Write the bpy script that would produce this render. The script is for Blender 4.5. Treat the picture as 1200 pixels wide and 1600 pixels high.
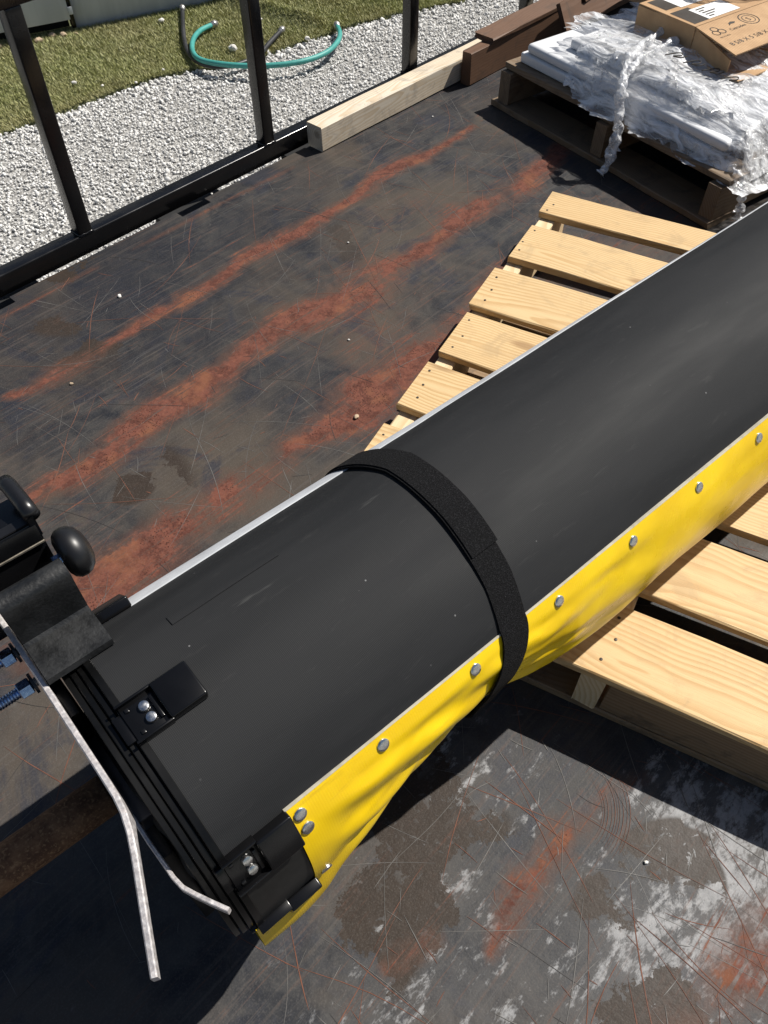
import bpy, bmesh, math, random
import numpy as np
from mathutils import Vector, Matrix, noise as mnoise
R = math.radians
random.seed(7); rng = np.random.default_rng(11)
for o in list(bpy.data.objects): bpy.data.objects.remove(o)
scene = bpy.context.scene
COL = scene.collection

# ------------------------------------------------------------------ camera, sky, sun, exposure
CAM_H, CAM_PITCH, FPX = 1.18, 51.6, 1250.0
cd = bpy.data.cameras.new('camera'); cam = bpy.data.objects.new('camera', cd); COL.objects.link(cam)
cd.sensor_fit = 'VERTICAL'; cd.sensor_height = 24.0; cd.lens = FPX / 1600 * 24.0
cd.clip_start = 0.02; cd.clip_end = 500
cam.location = (0, 0, CAM_H); cam.rotation_euler = (R(90 - CAM_PITCH), 0, 0)
scene.camera = cam
SUN_AZ, SUN_EL = 60.0, 51.0
w = bpy.data.worlds.new('World'); scene.world = w; w.use_nodes = True
wn = w.node_tree; bg = wn.nodes['Background']; sky = wn.nodes.new('ShaderNodeTexSky')
sky.sky_type = 'NISHITA'; sky.sun_disc = False; sky.sun_elevation = R(SUN_EL); sky.sun_rotation = R(SUN_AZ)
wn.links.new(sky.outputs[0], bg.inputs[0]); bg.inputs[1].default_value = 0.05
sl = bpy.data.lights.new('sun', 'SUN'); sun = bpy.data.objects.new('sun', sl); COL.objects.link(sun)
sl.energy = 5.0; sl.angle = R(0.5); sl.color = (1.0, 0.955, 0.88)
sv = Vector((math.sin(R(SUN_AZ)) * math.cos(R(SUN_EL)), math.cos(R(SUN_AZ)) * math.cos(R(SUN_EL)), math.sin(R(SUN_EL))))
sun.rotation_euler = sv.to_track_quat('Z', 'Y').to_euler(); sun.location = (3, 2, 5)
vs = scene.view_settings; vs.view_transform = 'Standard'; vs.look = 'None'; vs.exposure = 0.35; vs.gamma = 1.0
vs.use_curve_mapping = False

GZ = -0.55      # ground level below the trailer deck (deck top is z = 0)

# ------------------------------------------------------------------ node helpers
class Mat:
    def __init__(s, name, base=(.5, .5, .5), rough=.6, metal=0.0, spec=0.5):
        s.m = bpy.data.materials.new(name); s.m.use_nodes = True; s.nt = s.m.node_tree
        s.b = s.nt.nodes['Principled BSDF']; s.out = s.nt.nodes['Material Output']
        s.b.inputs['Base Color'].default_value = (*base, 1); s.b.inputs['Roughness'].default_value = rough
        s.b.inputs['Metallic'].default_value = metal; s.b.inputs['Specular IOR Level'].default_value = spec
    def n(s, t, **kw):
        nd = s.nt.nodes.new('ShaderNode' + t)
        for k, v in kw.items(): setattr(nd, k, v)
        return nd
    def put(s, sock, v):
        if isinstance(v, bpy.types.NodeSocket): s.nt.links.new(v, sock)
        elif isinstance(v, (tuple, list)) and len(v) == 3 and sock.type == 'RGBA': sock.default_value = (*v, 1)
        else: sock.default_value = v
    def coord(s, which='Object', scale=(1, 1, 1), rot=(0, 0, 0), rand=0.0):
        v = s.n('TexCoord').outputs[which]
        if rand:
            oi = s.n('ObjectInfo'); va = s.n('VectorMath', operation='SCALE'); cx = s.n('CombineXYZ')
            for i, k in enumerate((1.0, 3.7, 7.3)):
                mm = s.n('Math', operation='MULTIPLY'); s.put(mm.inputs[0], oi.outputs['Random']); mm.inputs[1].default_value = k * rand
                s.put(cx.inputs[i], mm.outputs[0])
            ad = s.n('VectorMath', operation='ADD'); s.put(ad.inputs[0], v); s.put(ad.inputs[1], cx.outputs[0]); v = ad.outputs[0]
        mp = s.n('Mapping'); s.put(mp.inputs[0], v); mp.inputs['Scale'].default_value = scale; mp.inputs['Rotation'].default_value = rot
        return mp.outputs[0]
    def noise(s, vec, scale, detail=4, rough=.55, dist=0.0):
        nd = s.n('TexNoise'); s.put(nd.inputs['Vector'], vec); nd.inputs['Scale'].default_value = scale
        nd.inputs['Detail'].default_value = detail; nd.inputs['Roughness'].default_value = rough; nd.inputs['Distortion'].default_value = dist
        return nd.outputs['Fac']
    def vor(s, vec, scale, feature='F1', rnd=1.0, out='Distance'):
        nd = s.n('TexVoronoi', feature=feature); s.put(nd.inputs['Vector'], vec); nd.inputs['Scale'].default_value = scale
        nd.inputs['Randomness'].default_value = rnd
        return nd.outputs[out]
    def wave(s, vec, scale, dist=3, detail=2, dscale=1.0, drough=.5, direction='Y'):
        nd = s.n('TexWave', wave_type='BANDS', bands_direction=direction); s.put(nd.inputs['Vector'], vec)
        for k, v in (('Scale', scale), ('Distortion', dist), ('Detail', detail), ('Detail Scale', dscale), ('Detail Roughness', drough)):
            nd.inputs[k].default_value = v
        return nd.outputs['Fac']
    def ramp(s, f, lo, hi, a=0.0, b=1.0):
        nd = s.n('MapRange', interpolation_type='SMOOTHSTEP'); s.put(nd.inputs[0], f)
        for i, v in enumerate((lo, hi, a, b)): s.put(nd.inputs[i + 1], v)
        return nd.outputs[0]
    def math(s, op, a, b=0.0):
        nd = s.n('Math', operation=op); s.put(nd.inputs[0], a); s.put(nd.inputs[1], b); return nd.outputs[0]
    def mix(s, f, a, b, mode='MIX'):
        nd = s.n('Mix', data_type='RGBA', blend_type=mode); s.put(nd.inputs[0], f)
        s.put(nd.inputs[6], a); s.put(nd.inputs[7], b); return nd.outputs[2]
    def attr(s, name):
        nd = s.n('Attribute'); nd.attribute_name = name; return nd
    def col(s, v): s.put(s.b.inputs['Base Color'], v); return s
    def rgh(s, v): s.put(s.b.inputs['Roughness'], v); return s
    def bump(s, h, strength=.3, dist=.002):
        nd = s.n('Bump'); nd.inputs['Strength'].default_value = strength; nd.inputs['Distance'].default_value = dist
        s.put(nd.inputs['Height'], h); s.put(s.b.inputs['Normal'], nd.outputs[0]); return s

def simple(name, base, rough=.5, metal=0.0, nscale=60, namp=.25, bump=0.0, spec=.5):
    m = Mat(name, base, rough, metal, spec); v = m.coord(rand=3.0)
    f = m.noise(v, nscale, 4); g = m.noise(v, nscale * .13, 3)
    k = m.ramp(m.math('ADD', m.math('MULTIPLY', f, .5), m.math('MULTIPLY', g, .5)), .3, .7)
    m.col(m.mix(k, tuple(c * (1 - namp) for c in base), tuple(min(1, c * (1 + namp)) for c in base)))
    m.rgh(m.ramp(g, .3, .7, max(.03, rough * .8), min(1, rough * 1.2)))
    if bump: m.bump(f, bump, .001)
    return m.m

# --- steel deck
def mat_deck():
    m = Mat('steel_deck', rough=.5); v = m.coord()
    at = m.attr('wear'); sep = m.n('SeparateColor'); m.put(sep.inputs[0], at.outputs['Color'])
    rust, pale, scale_w = sep.outputs[0], sep.outputs[1], sep.outputs[2]
    dark = at.outputs['Alpha']
    big = m.noise(v, 3.2, 3, .6, .4); mid = m.noise(v, 14, 5, .68, .8); fine = m.noise(v, 120, 2, .6); fine2 = m.noise(v, 420, 1, .6)
    # brushed streaks: anisotropic noise in several directions
    def streak(ang, sx, sy, lo, hi):
        return m.ramp(m.noise(m.coord(scale=(sx, sy, 1), rot=(0, 0, R(ang))), 1.0, 2, .6), lo, hi)
    s1 = streak(-48, 5, 160, .55, .72); s2 = streak(24, 7, 210, .6, .74); s3 = streak(80, 4, 190, .61, .74); s4 = streak(-20, 6, 150, .58, .72)
    base = m.mix(m.ramp(mid, .32, .68), (.016, .0175, .022), (.046, .044, .042))
    base = m.mix(m.ramp(big, .42, .66), base, (.066, .054, .043))
    base = m.mix(m.math('MULTIPLY', m.ramp(m.noise(v, 7, 4, .72, .9), .50, .66), .75), base, (.020, .023, .034))
    base = m.mix(m.math('MULTIPLY', dark, .74), base, (.014, .0155, .021))
    base = m.mix(m.math('MULTIPLY', s1, .30), base, (.095, .088, .080))
    base = m.mix(m.math('MULTIPLY', s4, .30), base, (.085, .072, .060))
    base = m.mix(m.math('MULTIPLY', s2, .38), base, (.095, .050, .034))
    base = m.mix(m.math('MULTIPLY', s3, .28), base, (.095, .09, .09))
    # mill-scale islands with hard angular rims
    cell = m.n('TexVoronoi', feature='F1'); wv = m.n('VectorMath', operation='ADD'); wn_ = m.n('TexNoise'); wn_.inputs['Scale'].default_value = 26; wn_.inputs['Detail'].default_value = 6; wn_.inputs['Roughness'].default_value = .72
    m.put(wn_.inputs['Vector'], v); sc = m.n('VectorMath', operation='SCALE'); m.put(sc.inputs[0], wn_.outputs['Color']); sc.inputs['Scale'].default_value = .085
    m.put(wv.inputs[0], v); m.put(wv.inputs[1], sc.outputs[0]); m.put(cell.inputs['Vector'], wv.outputs[0]); cell.inputs['Scale'].default_value = 8.5
    cs = m.n('SeparateColor'); m.put(cs.inputs[0], cell.outputs['Color'])
    isl = m.ramp(m.math('ADD', cs.outputs[0], m.math('MULTIPLY', scale_w, .72)), .95, 1.03)
    chips = m.ramp(m.noise(v, 46, 4, .7, .6), .60, .64)
    isl = m.math('MULTIPLY', isl, m.math('SUBTRACT', 1.0, m.math('MULTIPLY', chips, .8)))
    base = m.mix(isl, base, m.mix(m.noise(v, 60, 3), (.025, .0185, .0145), (.043, .032, .025)))
    # pale oxide scuffs
    base = m.mix(m.math('MULTIPLY', m.math('MULTIPLY', pale, m.ramp(mid, .30, .70, .35, 1.0)), m.math('SUBTRACT', .85, isl)), base, (.105, .104, .106))
    pn = m.math('ADD', m.math('MULTIPLY', m.noise(m.coord(scale=(1, 2.6, 1), rot=(0, 0, R(-62))), 13, 5, .78, .2), .7), m.math('MULTIPLY', m.noise(v, 48, 4, .7), .3))
    pf = m.math('MULTIPLY', m.ramp(m.math('ADD', pn, m.math('MULTIPLY', pale, .17)), .615, .72), m.math('SUBTRACT', 1.0, m.math('MULTIPLY', isl, .95)))
    pf = m.math('MULTIPLY', pf, m.ramp(pale, .05, .45))
    base = m.mix(m.math('MULTIPLY', pf, .9), base, m.mix(m.noise(v, 90, 4, .7), (.13, .132, .138), (.42, .42, .425)))
    # rust
    rn_ = m.math('ADD', m.math('MULTIPLY', mid, .50), m.math('MULTIPLY', m.noise(v, 60, 4, .78, .5), .50))
    scr = m.math('ADD', m.math('MULTIPLY', s1, .20), m.math('ADD', m.math('MULTIPLY', s2, .22), m.math('ADD', m.math('MULTIPLY', s4, -.20), m.math('MULTIPLY', s3, -.14))))
    rn_ = m.math('ADD', rn_, m.math('ADD', scr, -.02))
    rf = m.ramp(m.math('ADD', rust, m.math('MULTIPLY', m.math('SUBTRACT', rn_, .5), 2.0)), .44, .84)
    haze_r = m.math('MULTIPLY', m.ramp(m.math('ADD', rust, m.math('MULTIPLY', m.math('SUBTRACT', rn_, .5), 1.3)), .0, .60), .62)
    base = m.mix(haze_r, base, (.094, .046, .031))
    rc = m.mix(m.ramp(m.noise(v, 34, 4, .75), .38, .60), (.080, .026, .018), (.155, .054, .036))
    rc = m.mix(m.math('MULTIPLY', m.ramp(m.noise(v, 9, 3, .6), .52, .66), .8), rc, (.200, .078, .040))
    rc = m.mix(m.math('MULTIPLY', m.ramp(fine, .5, .68), .25), rc, (.27, .105, .058))
    # dark pits in the thick of the rust
    pits = m.math('MULTIPLY', m.ramp(m.vor(v, 210), .40, .20), m.math('MULTIPLY', m.ramp(m.noise(v, 12, 2), .48, .56), m.ramp(rust, .5, .85)))
    rc = m.mix(pits, rc, (.045, .012, .007))
    base = m.mix(m.math('MULTIPLY', rf, .88), base, rc)
    base = m.mix(m.math('MULTIPLY', m.ramp(fine2, .45, .75), .22), base, m.mix(.5, base, (.2, .18, .16)))
    m.col(base)
    rg = m.ramp(mid, .3, .7, .50, .70)
    m.put(m.b.inputs['Roughness'], m.mix(rf, m.mix(isl, rg, (.52,) * 3), (.92,) * 3))
    m.b.inputs['Specular IOR Level'].default_value = .22
    m.bump(m.noise(v, 90, 3, .65), .38, .0016)
    return m.m

def mat_wood(name, light, darkc, stain=None, stain_amt=.3, ring=.0075, bump=.25, rough=.68, late=(.74, .60, .42)):
    """sawn board: growth rings of a log whose pith runs slightly askew below the face, so the face shows arches and straight grain"""
    m = Mat(name, rough=rough); v = m.coord(); oi = m.n('ObjectInfo').outputs['Random']
    sp = m.n('SeparateXYZ'); m.put(sp.inputs[0], v); X_, Y_, Z_ = sp.outputs
    vr = m.coord(rand=9.0)
    r2 = m.math('FRACT', m.math('MULTIPLY', oi, 17.31)); r3 = m.math('FRACT', m.math('MULTIPLY', oi, 41.7))
    wob = m.noise(m.coord(scale=(2.2, 2.5, 2.5), rand=9.0), 1.0, 3, .5); wob2 = m.noise(m.coord(scale=(5, 22, 22), rand=9.0), 1.0, 3, .6)
    p_ = m.math('ADD', m.math('SUBTRACT', Y_, m.math('MULTIPLY', r2, .13)), m.math('MULTIPLY', m.math('SUBTRACT', wob, .5), .10))
    q_ = m.math('ADD', m.math('ADD', Z_, m.math('MULTIPLY', m.math('SUBTRACT', r3, .35), .10)), m.math('MULTIPLY', X_, m.math('MULTIPLY', m.math('SUBTRACT', r2, .42), .22)))
    rad = m.math('SQRT', m.math('ADD', m.math('MULTIPLY', p_, p_), m.math('MULTIPLY', q_, q_)))
    rad = m.math('ADD', rad, m.math('MULTIPLY', m.math('SUBTRACT', wob2, .5), .010))
    fr = m.math('FRACT', m.math('DIVIDE', rad, ring)); lt = m.math('MULTIPLY', m.ramp(fr, .25, .86), m.ramp(fr, 1.0, .93))
    vg = m.n('Mapping'); m.put(vg.inputs[0], vr); vg.inputs['Scale'].default_value = (.035, 1, 1)
    g = m.noise(vg.outputs[0], 330, 4, .7); g2 = m.noise(vg.outputs[0], 60, 4, .6); lowf = m.noise(vr, 4.5, 4, .6)
    lc = tuple(x * k for x, k in zip(light, late))
    c = m.mix(m.math('MULTIPLY', lt, m.ramp(lowf, .2, .8, .35, .95)), light, lc)
    c = m.mix(m.math('MULTIPLY', m.ramp(g2, .45, .75), .35), c, tuple(x * k for x, k in zip(light, (.84, .74, .60))))
    c = m.mix(m.math('MULTIPLY', m.ramp(g, .48, .8), .3), c, darkc)
    c = m.mix(m.math('MULTIPLY', m.ramp(lowf, .4, .75), .4), c, tuple(min(1, x * 1.15) for x in light))
    kn = m.vor(m.coord(scale=(2.6, 8, 8), rand=9.0), 1.0); c = m.mix(m.math('MULTIPLY', m.ramp(kn, .13, .05), .75), c, darkc)
    if stain:
        c = m.mix(m.math('MULTIPLY', m.ramp(m.noise(vr, 13, 6, .7, 1.0), .5, .68), stain_amt), c, stain)
    c = m.mix(m.math('MULTIPLY', oi, .28), c, m.mix(.5, c, lc))
    m.col(c); m.bump(g, bump, .0012)
    return m.m

def mat_gravel(name, a, b, att='tint'):
    m = Mat(name, rough=.9); v = m.coord(); t = m.attr(att).outputs['Fac']
    c = m.mix(t, a, b); c = m.mix(m.ramp(m.noise(v, 160, 4, .7), .35, .7), m.mix(.4, c, a), c)
    m.col(c); m.bump(m.noise(v, 300, 3), .3, .002); return m.m

def mat_ground():
    m = Mat('gravel_ground', rough=.95); v = m.coord()
    s = m.vor(v, 60); c = m.mix(m.ramp(m.noise(v, 25, 6, .75), .3, .7), (.30, .295, .28), (.62, .61, .59))
    c = m.mix(m.ramp(s, .25, .6), c, (.24, .235, .225)); m.col(c); m.bump(s, .8, .01); return m.m

def mat_turf():
    m = Mat('turf_backing', rough=.95); v = m.coord()
    m.col(m.mix(m.ramp(m.noise(v, 30, 6, .7), .3, .7), (.06, .07, .025), (.16, .165, .075))); m.bump(m.noise(v, 200, 3), .6, .006); return m.m
def mat_blade():
    m = Mat('turf_blade', rough=.55); t = m.attr('tint').outputs['Fac']; v = m.coord()
    c = m.mix(t, (.19, .22, .062), (.46, .45, .21))
    p = m.ramp(m.noise(v, 2.3, 4, .65), .35, .68)
    c = m.mix(m.math('MULTIPLY', p, .55), c, (.33, .29, .15)); m.col(c)
    return m.m

def mat_belt():
    m = Mat('black_belt', rough=.7, spec=.24); v = m.coord()
    # fine woven face: crossed bands, one thread about 1.6 mm
    a = m.wave(v, 190, .25, 1, 1, .5, 'X'); cu = m.coord(scale=(1, 1, 1))
    ph = m.attr('arc').outputs['Fac']; cx = m.n('CombineXYZ'); m.put(cx.inputs[0], ph)
    b = m.wave(cx.outputs[0], 190, 0, 0, 1, .5, 'X')
    weave = m.math('MULTIPLY', a, b)
    sx = m.n('SeparateXYZ'); m.put(sx.inputs[0], v); uv = m.n('CombineXYZ'); m.put(uv.inputs[0], sx.outputs[0]); m.put(uv.inputs[1], ph)
    st = m.n('Mapping'); m.put(st.inputs[0], uv.outputs[0]); st.inputs['Scale'].default_value = (.55, 3, 1)
    cloud = m.noise(st.outputs[0], 5, 4, .55, .2); dust = m.ramp(m.noise(st.outputs[0], 26, 5, .75, .3), .57, .78)
    speck = m.ramp(m.vor(uv.outputs[0], 62), .085, .04)
    c = m.mix(m.ramp(cloud, .3, .7), (.0085, .009, .0098), (.0165, .017, .018))
    c = m.mix(m.math('MULTIPLY', dust, .42), c, (.046, .045, .044))
    c = m.mix(m.math('MULTIPLY', weave, .50), c, (.032, .033, .036))
    sel = m.ramp(m.noise(uv.outputs[0], 33, 2), .60, .66)
    c = m.mix(m.math('MULTIPLY', m.math('MULTIPLY', speck, sel), .75), c, (.22, .22, .22))
    # handling scuffs
    sf = m.n('Mapping'); m.put(sf.inputs[0], uv.outputs[0]); sf.inputs['Scale'].default_value = (6, 46, 1); sf.inputs['Rotation'].default_value = (0, 0, .5)
    c = m.mix(m.math('MULTIPLY', m.math('MULTIPLY', m.ramp(m.noise(sf.outputs[0], 1, 4, .7), .62, .74), m.ramp(m.noise(uv.outputs[0], 9, 2), .50, .62)), .42), c, (.075, .075, .073))
    m.col(c); m.rgh(m.ramp(cloud, .3, .7, .66, .80))
    wr = m.n('Mapping'); m.put(wr.inputs[0], uv.outputs[0]); wr.inputs['Scale'].default_value = (1.0, 2.2, 1)
    h = m.math('ADD', m.math('MULTIPLY', weave, .10), m.math('MULTIPLY', m.noise(wr.outputs[0], 5, 3), .55))
    m.bump(h, .30, .0035)
    return m.m

def mat_vinyl():
    m = Mat('yellow_vinyl', rough=.3, spec=.5); v = m.coord()
    c = m.mix(m.ramp(m.noise(v, 9, 4), .3, .7), (.76, .49, .002), (.88, .60, .004))
    st = m.coord(scale=(8, 60, 60)); c = m.mix(m.math('MULTIPLY', m.ramp(m.noise(st, 1.0, 5, .7), .62, .76), .35), c, (.42, .24, .01))
    m.col(c); rib = m.wave(v, 105, .2, 0, 1, .5, 'X')
    m.rgh(m.ramp(m.noise(v, 30, 3), .3, .7, .24, .36))
    m.bump(m.math('ADD', m.math('MULTIPLY', rib, .045), m.math('MULTIPLY', m.noise(v, 16, 3), 1.0)), .22, .003)
    return m.m

def mat_film():
    m = Mat('clear_film', (.93, .94, .96), .14, spec=.9); v = m.coord()
    m.b.inputs['Coat Weight'].default_value = .8; m.b.inputs['Coat Roughness'].default_value = .05
    cr = m.coord(scale=(1, .3, 1), rot=(0, 0, .55)); n1 = m.noise(cr, 34, 5, .62, 1.2); n2 = m.noise(v, 60, 4, .6, .8)
    m.bump(m.math('ADD', n1, m.math('MULTIPLY', n2, .25)), .8, .012)
    tr = m.n('BsdfTransparent'); mx = m.n('MixShader')
    f = m.ramp(n1, .36, .66, .20, .90)
    m.put(mx.inputs[0], f); m.put(mx.inputs[1], tr.outputs[0]); m.put(mx.inputs[2], m.b.outputs[0]); m.put(m.out.inputs[0], mx.outputs[0])
    return m.m

def mat_card():
    m = Mat('cardboard', rough=.85); v = m.coord()
    fl = m.wave(v, 42, .3, 1, 1, .5, 'X')
    c = m.mix(m.ramp(m.noise(v, 14, 5), .3, .7), (.40, .245, .125), (.52, .335, .18)); c = m.mix(m.math('MULTIPLY', fl, .22), c, (.30, .18, .09))
    m.col(c); m.bump(m.math('ADD', fl, m.noise(v, 60, 3)), .3, .0016); return m.m

def mat_galv(name, a, b, rough=.38, metal=.9):
    m = Mat(name, rough=rough, metal=metal); v = m.coord(rand=2)
    k = m.ramp(m.noise(v, 240, 4, .7), .3, .7); c = m.mix(k, a, b)
    m.col(c); m.rgh(m.ramp(m.noise(v, 200, 3), .3, .7, rough * .7, min(1, rough * 1.4))); m.bump(m.noise(v, 140, 4), .3, .001); return m.m

def mat_rustpipe():
    m = Mat('rusty_pipe', rough=.85, metal=.0); v = m.coord()
    c = m.mix(m.ramp(m.noise(v, 60, 6, .7), .35, .65), (.10, .042, .018), (.22, .11, .05)); c = m.mix(m.ramp(m.noise(v, 300, 3), .5, .7), c, (.30, .17, .08))
    m.col(c); m.bump(m.noise(v, 250, 4), .4, .001); return m.m

def mat_paint_black():
    m = Mat('black_gloss_paint', rough=.2, spec=.5); v = m.coord(rand=2)
    ch = m.ramp(m.noise(v, 55, 5, .75), .67, .72); du = m.ramp(m.noise(v, 9, 4), .4, .75)
    c = m.mix(m.math('MULTIPLY', du, .5), (.0045, .0045, .005), (.013, .0125, .012)); c = m.mix(m.math('MULTIPLY', ch, .25), c, (.07, .045, .03))
    m.col(c); m.rgh(m.ramp(du, 0, 1, .20, .34)); m.bump(m.noise(v, 120, 3), .12, .001); return m.m

def mat_velvet():
    m = Mat('hook_loop_strap', (.006, .006, .0065), .95, spec=.2); v = m.coord()
    f = m.noise(v, 620, 3, .7); c = m.mix(m.ramp(f, .45, .75), (.003, .003, .0035), (.020, .020, .022))
    sp = m.ramp(m.vor(v, 150), .11, .05); sel = m.ramp(m.noise(v, 80, 2), .56, .64)
    c = m.mix(m.math('MULTIPLY', m.math('MULTIPLY', sp, sel), .5), c, (.16, .15, .16)); m.col(c)
    m.bump(f, .9, .002); return m.m

def mat_wall():
    m = Mat('wall_paint', rough=.55); v = m.coord()
    st = m.coord(scale=(3, 3, .6)); c = m.mix(m.ramp(m.noise(st, 4, 5), .35, .7), (.50, .52, .55), (.60, .62, .65))
    c = m.mix(m.math('MULTIPLY', m.ramp(m.noise(v, 12, 6, .7), .62, .75), .5), c, (.30, .30, .28)); m.col(c); return m.m

MT = dict(
    deck=mat_deck(), paint=mat_paint_black(), ground=mat_ground(), turf=mat_turf(), blade=mat_blade(),
    stone=mat_gravel('gravel_stone', (.50, .495, .48), (.84, .83, .81)), pebble=simple('pale_pebble', (.66, .64, .60), .85, nscale=90, bump=.4),
    tan=simple('tan_stone', (.42, .32, .22), .9, nscale=70, bump=.4),
    wall=mat_wall(), dark=simple('shade_black', (.012, .012, .012), .9), teal=simple('teal_hose', (.055, .30, .27), .45, namp=.12), bhose=simple('grey_hose', (.022, .023, .026), .5),  # the dark entry paints in the shade of gaps, recesses and hollows
    fitting=mat_galv('hose_fitting', (.45, .44, .42), (.62, .6, .58)),
    newwood=mat_wood('new_pine', (.62, .45, .235), (.27, .15, .06), (.38, .27, .14), .5, late=(.66, .50, .31), bump=.5),
    endwood=mat_wood('pale_pine', (.70, .56, .36), (.36, .22, .10)),
    oldwood=mat_wood('old_pallet_wood', (.20, .145, .095), (.055, .036, .024), (.045, .036, .03), .55),
    scrapwood=mat_wood('scrap_wood', (.13, .068, .038), (.04, .02, .012), (.05, .032, .022), .5),
    timber=mat_wood('grey_timber', (.66, .585, .47), (.25, .20, .15), (.30, .27, .23), .55, bump=.35),
    brownwood=mat_wood('shaded_stained_pine', (.27, .185, .11), (.09, .055, .03), (.06, .045, .035), .6), nail=simple('nail_head', (.05, .042, .036), .6, .6),  # stained pine, its brown also carrying the shade under the slats
    panel=simple('white_panel', (.74, .75, .77), .4, namp=.05, nscale=20), film=mat_film(), card=mat_card(),
    ink=simple('black_ink', (.035, .028, .022), .8), paper=simple('white_label', (.72, .72, .71), .7, namp=.06),
    belt=mat_belt(), vinyl=mat_vinyl(), pale=simple('pale_edging', (.60, .62, .65), .5, namp=.12), edge=simple('cut_edge', (.52, .48, .38), .7, namp=.2, nscale=120),
    steel=mat_galv('rivet_steel', (.55, .55, .54), (.75, .75, .74), .25, 1.0), plastic=simple('black_plastic', (.0045, .0045, .005), .22, namp=.3, nscale=40, spec=.38),
    rubber=simple('black_rubber', (.008, .008, .009), .35, namp=.3, nscale=50, bump=.1), ringplastic=simple('end_ring_black', (.0035, .0035, .0035), .35, namp=.3, nscale=90, spec=.3), capring=simple('end_ring_plastic', (.010, .010, .0095), .45, namp=.4, nscale=90),
    galv=mat_galv('plate_steel', (.50, .46, .45), (.74, .71, .70), .45, .55), bolt=mat_galv('zinc_bolt', (.24, .36, .62), (.40, .55, .82), .25, 1.0),
    flange=simple('dark_flange', (.016, .019, .026), .35, namp=.25), edgedark=simple('worn_edge', (.16, .14, .11), .6, namp=.5, nscale=200), dusty=simple('dusty_black_steel', (.012, .0125, .013), .5, namp=.6, nscale=260, bump=.5),
    pipe=mat_rustpipe(), velvet=mat_velvet(),
    sc_pale=simple('pale_scratch', (.105, .100, .094), .6, namp=.4), sc_rust=simple('rust_scratch', (.135, .055, .034), .85, namp=.4), sc_dark=simple('dark_scratch', (.030, .027, .026), .7, namp=.4))

# ------------------------------------------------------------------ object helpers
def tag(o, label=None, cat=None, group=None, kind=None):
    if label: o['label'] = label
    if cat: o['category'] = cat
    if group: o['group'] = group
    if kind: o['kind'] = kind
    return o
def empty(name, loc, rz=0, label=None, cat=None, group=None):
    o = bpy.data.objects.new(name, None); o.empty_display_size = .05; COL.objects.link(o); o.location = loc; o.rotation_euler = (0, 0, rz)
    return tag(o, label, cat, group)
def mesh(name, v, f, smooth=False):
    me = bpy.data.meshes.new(name); me.from_pydata([tuple(map(float, p)) for p in v], [], f); me.update()
    if smooth: me.polygons.foreach_set('use_smooth', [True] * len(me.polygons))
    return me
def link(name, me, mat, parent=None, loc=(0, 0, 0), rot=(0, 0, 0)):
    o = bpy.data.objects.new(name, me); COL.objects.link(o)
    if mat and not me.materials: me.materials.append(mat)
    o.parent = parent; o.location = loc; o.rotation_euler = rot
    return o
def fastmesh(name, V, F, n):
    """V (k,3) float, F (m,n) int"""
    me = bpy.data.meshes.new(name); V = np.asarray(V, np.float32); F = np.asarray(F, np.int32)
    me.vertices.add(len(V)); me.vertices.foreach_set('co', V.ravel())
    me.loops.add(F.size); me.loops.foreach_set('vertex_index', F.ravel())
    me.polygons.add(len(F)); me.polygons.foreach_set('loop_start', np.arange(0, F.size, n, dtype=np.int32))
    me.update(calc_edges=True); me.validate()
    return me
def bevbox(name, x0, x1, y0, y1, z0, z1, bev=.002, seg=2):
    bm = bmesh.new(); bmesh.ops.create_cube(bm, size=1)
    for v in bm.verts: v.co = Vector((x0 + (v.co.x + .5) * (x1 - x0), y0 + (v.co.y + .5) * (y1 - y0), z0 + (v.co.z + .5) * (z1 - z0)))
    if bev: bmesh.ops.bevel(bm, geom=list(bm.edges), offset=bev, segments=seg, affect='EDGES', profile=.5)
    me = bpy.data.meshes.new(name); bm.to_mesh(me); bm.free()
    if bev and seg > 1:
        me.polygons.foreach_set('use_smooth', [True] * len(me.polygons)); me.set_sharp_from_angle(angle=R(35))
    return me
def board(name, L, W, T, jit=.0012, seed=0, seg=6, bev=.0022):
    """plank from x=0..L, y=0..W, z=0..T with chamfered, slightly uneven edges"""
    r = random.Random(seed); V = []; F = []
    pr = [(bev, 0), (W - bev, 0), (W, bev), (W, T - bev), (W - bev, T), (bev, T), (0, T - bev), (0, bev)]
    for i in range(seg + 1):
        x = L * i / seg; dy = r.uniform(-1, 1) * jit; dz = r.uniform(-1, 1) * jit * .4
        for (y, z) in pr: V.append((x + (r.uniform(-1, 1) * jit * 1.5 if i in (0, seg) else 0), y + dy + r.uniform(-.6, .6) * jit, z + dz + r.uniform(-.2, .2) * jit))
    for i in range(seg):
        for k in range(8): a, b = i * 8 + k, i * 8 + (k + 1) % 8; F.append((a, a + 8, b + 8, b))
    F.append(tuple(range(8))); F.append(tuple(range(seg * 8 + 7, seg * 8 - 1, -1)))
    return mesh(name, V, F)
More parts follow.
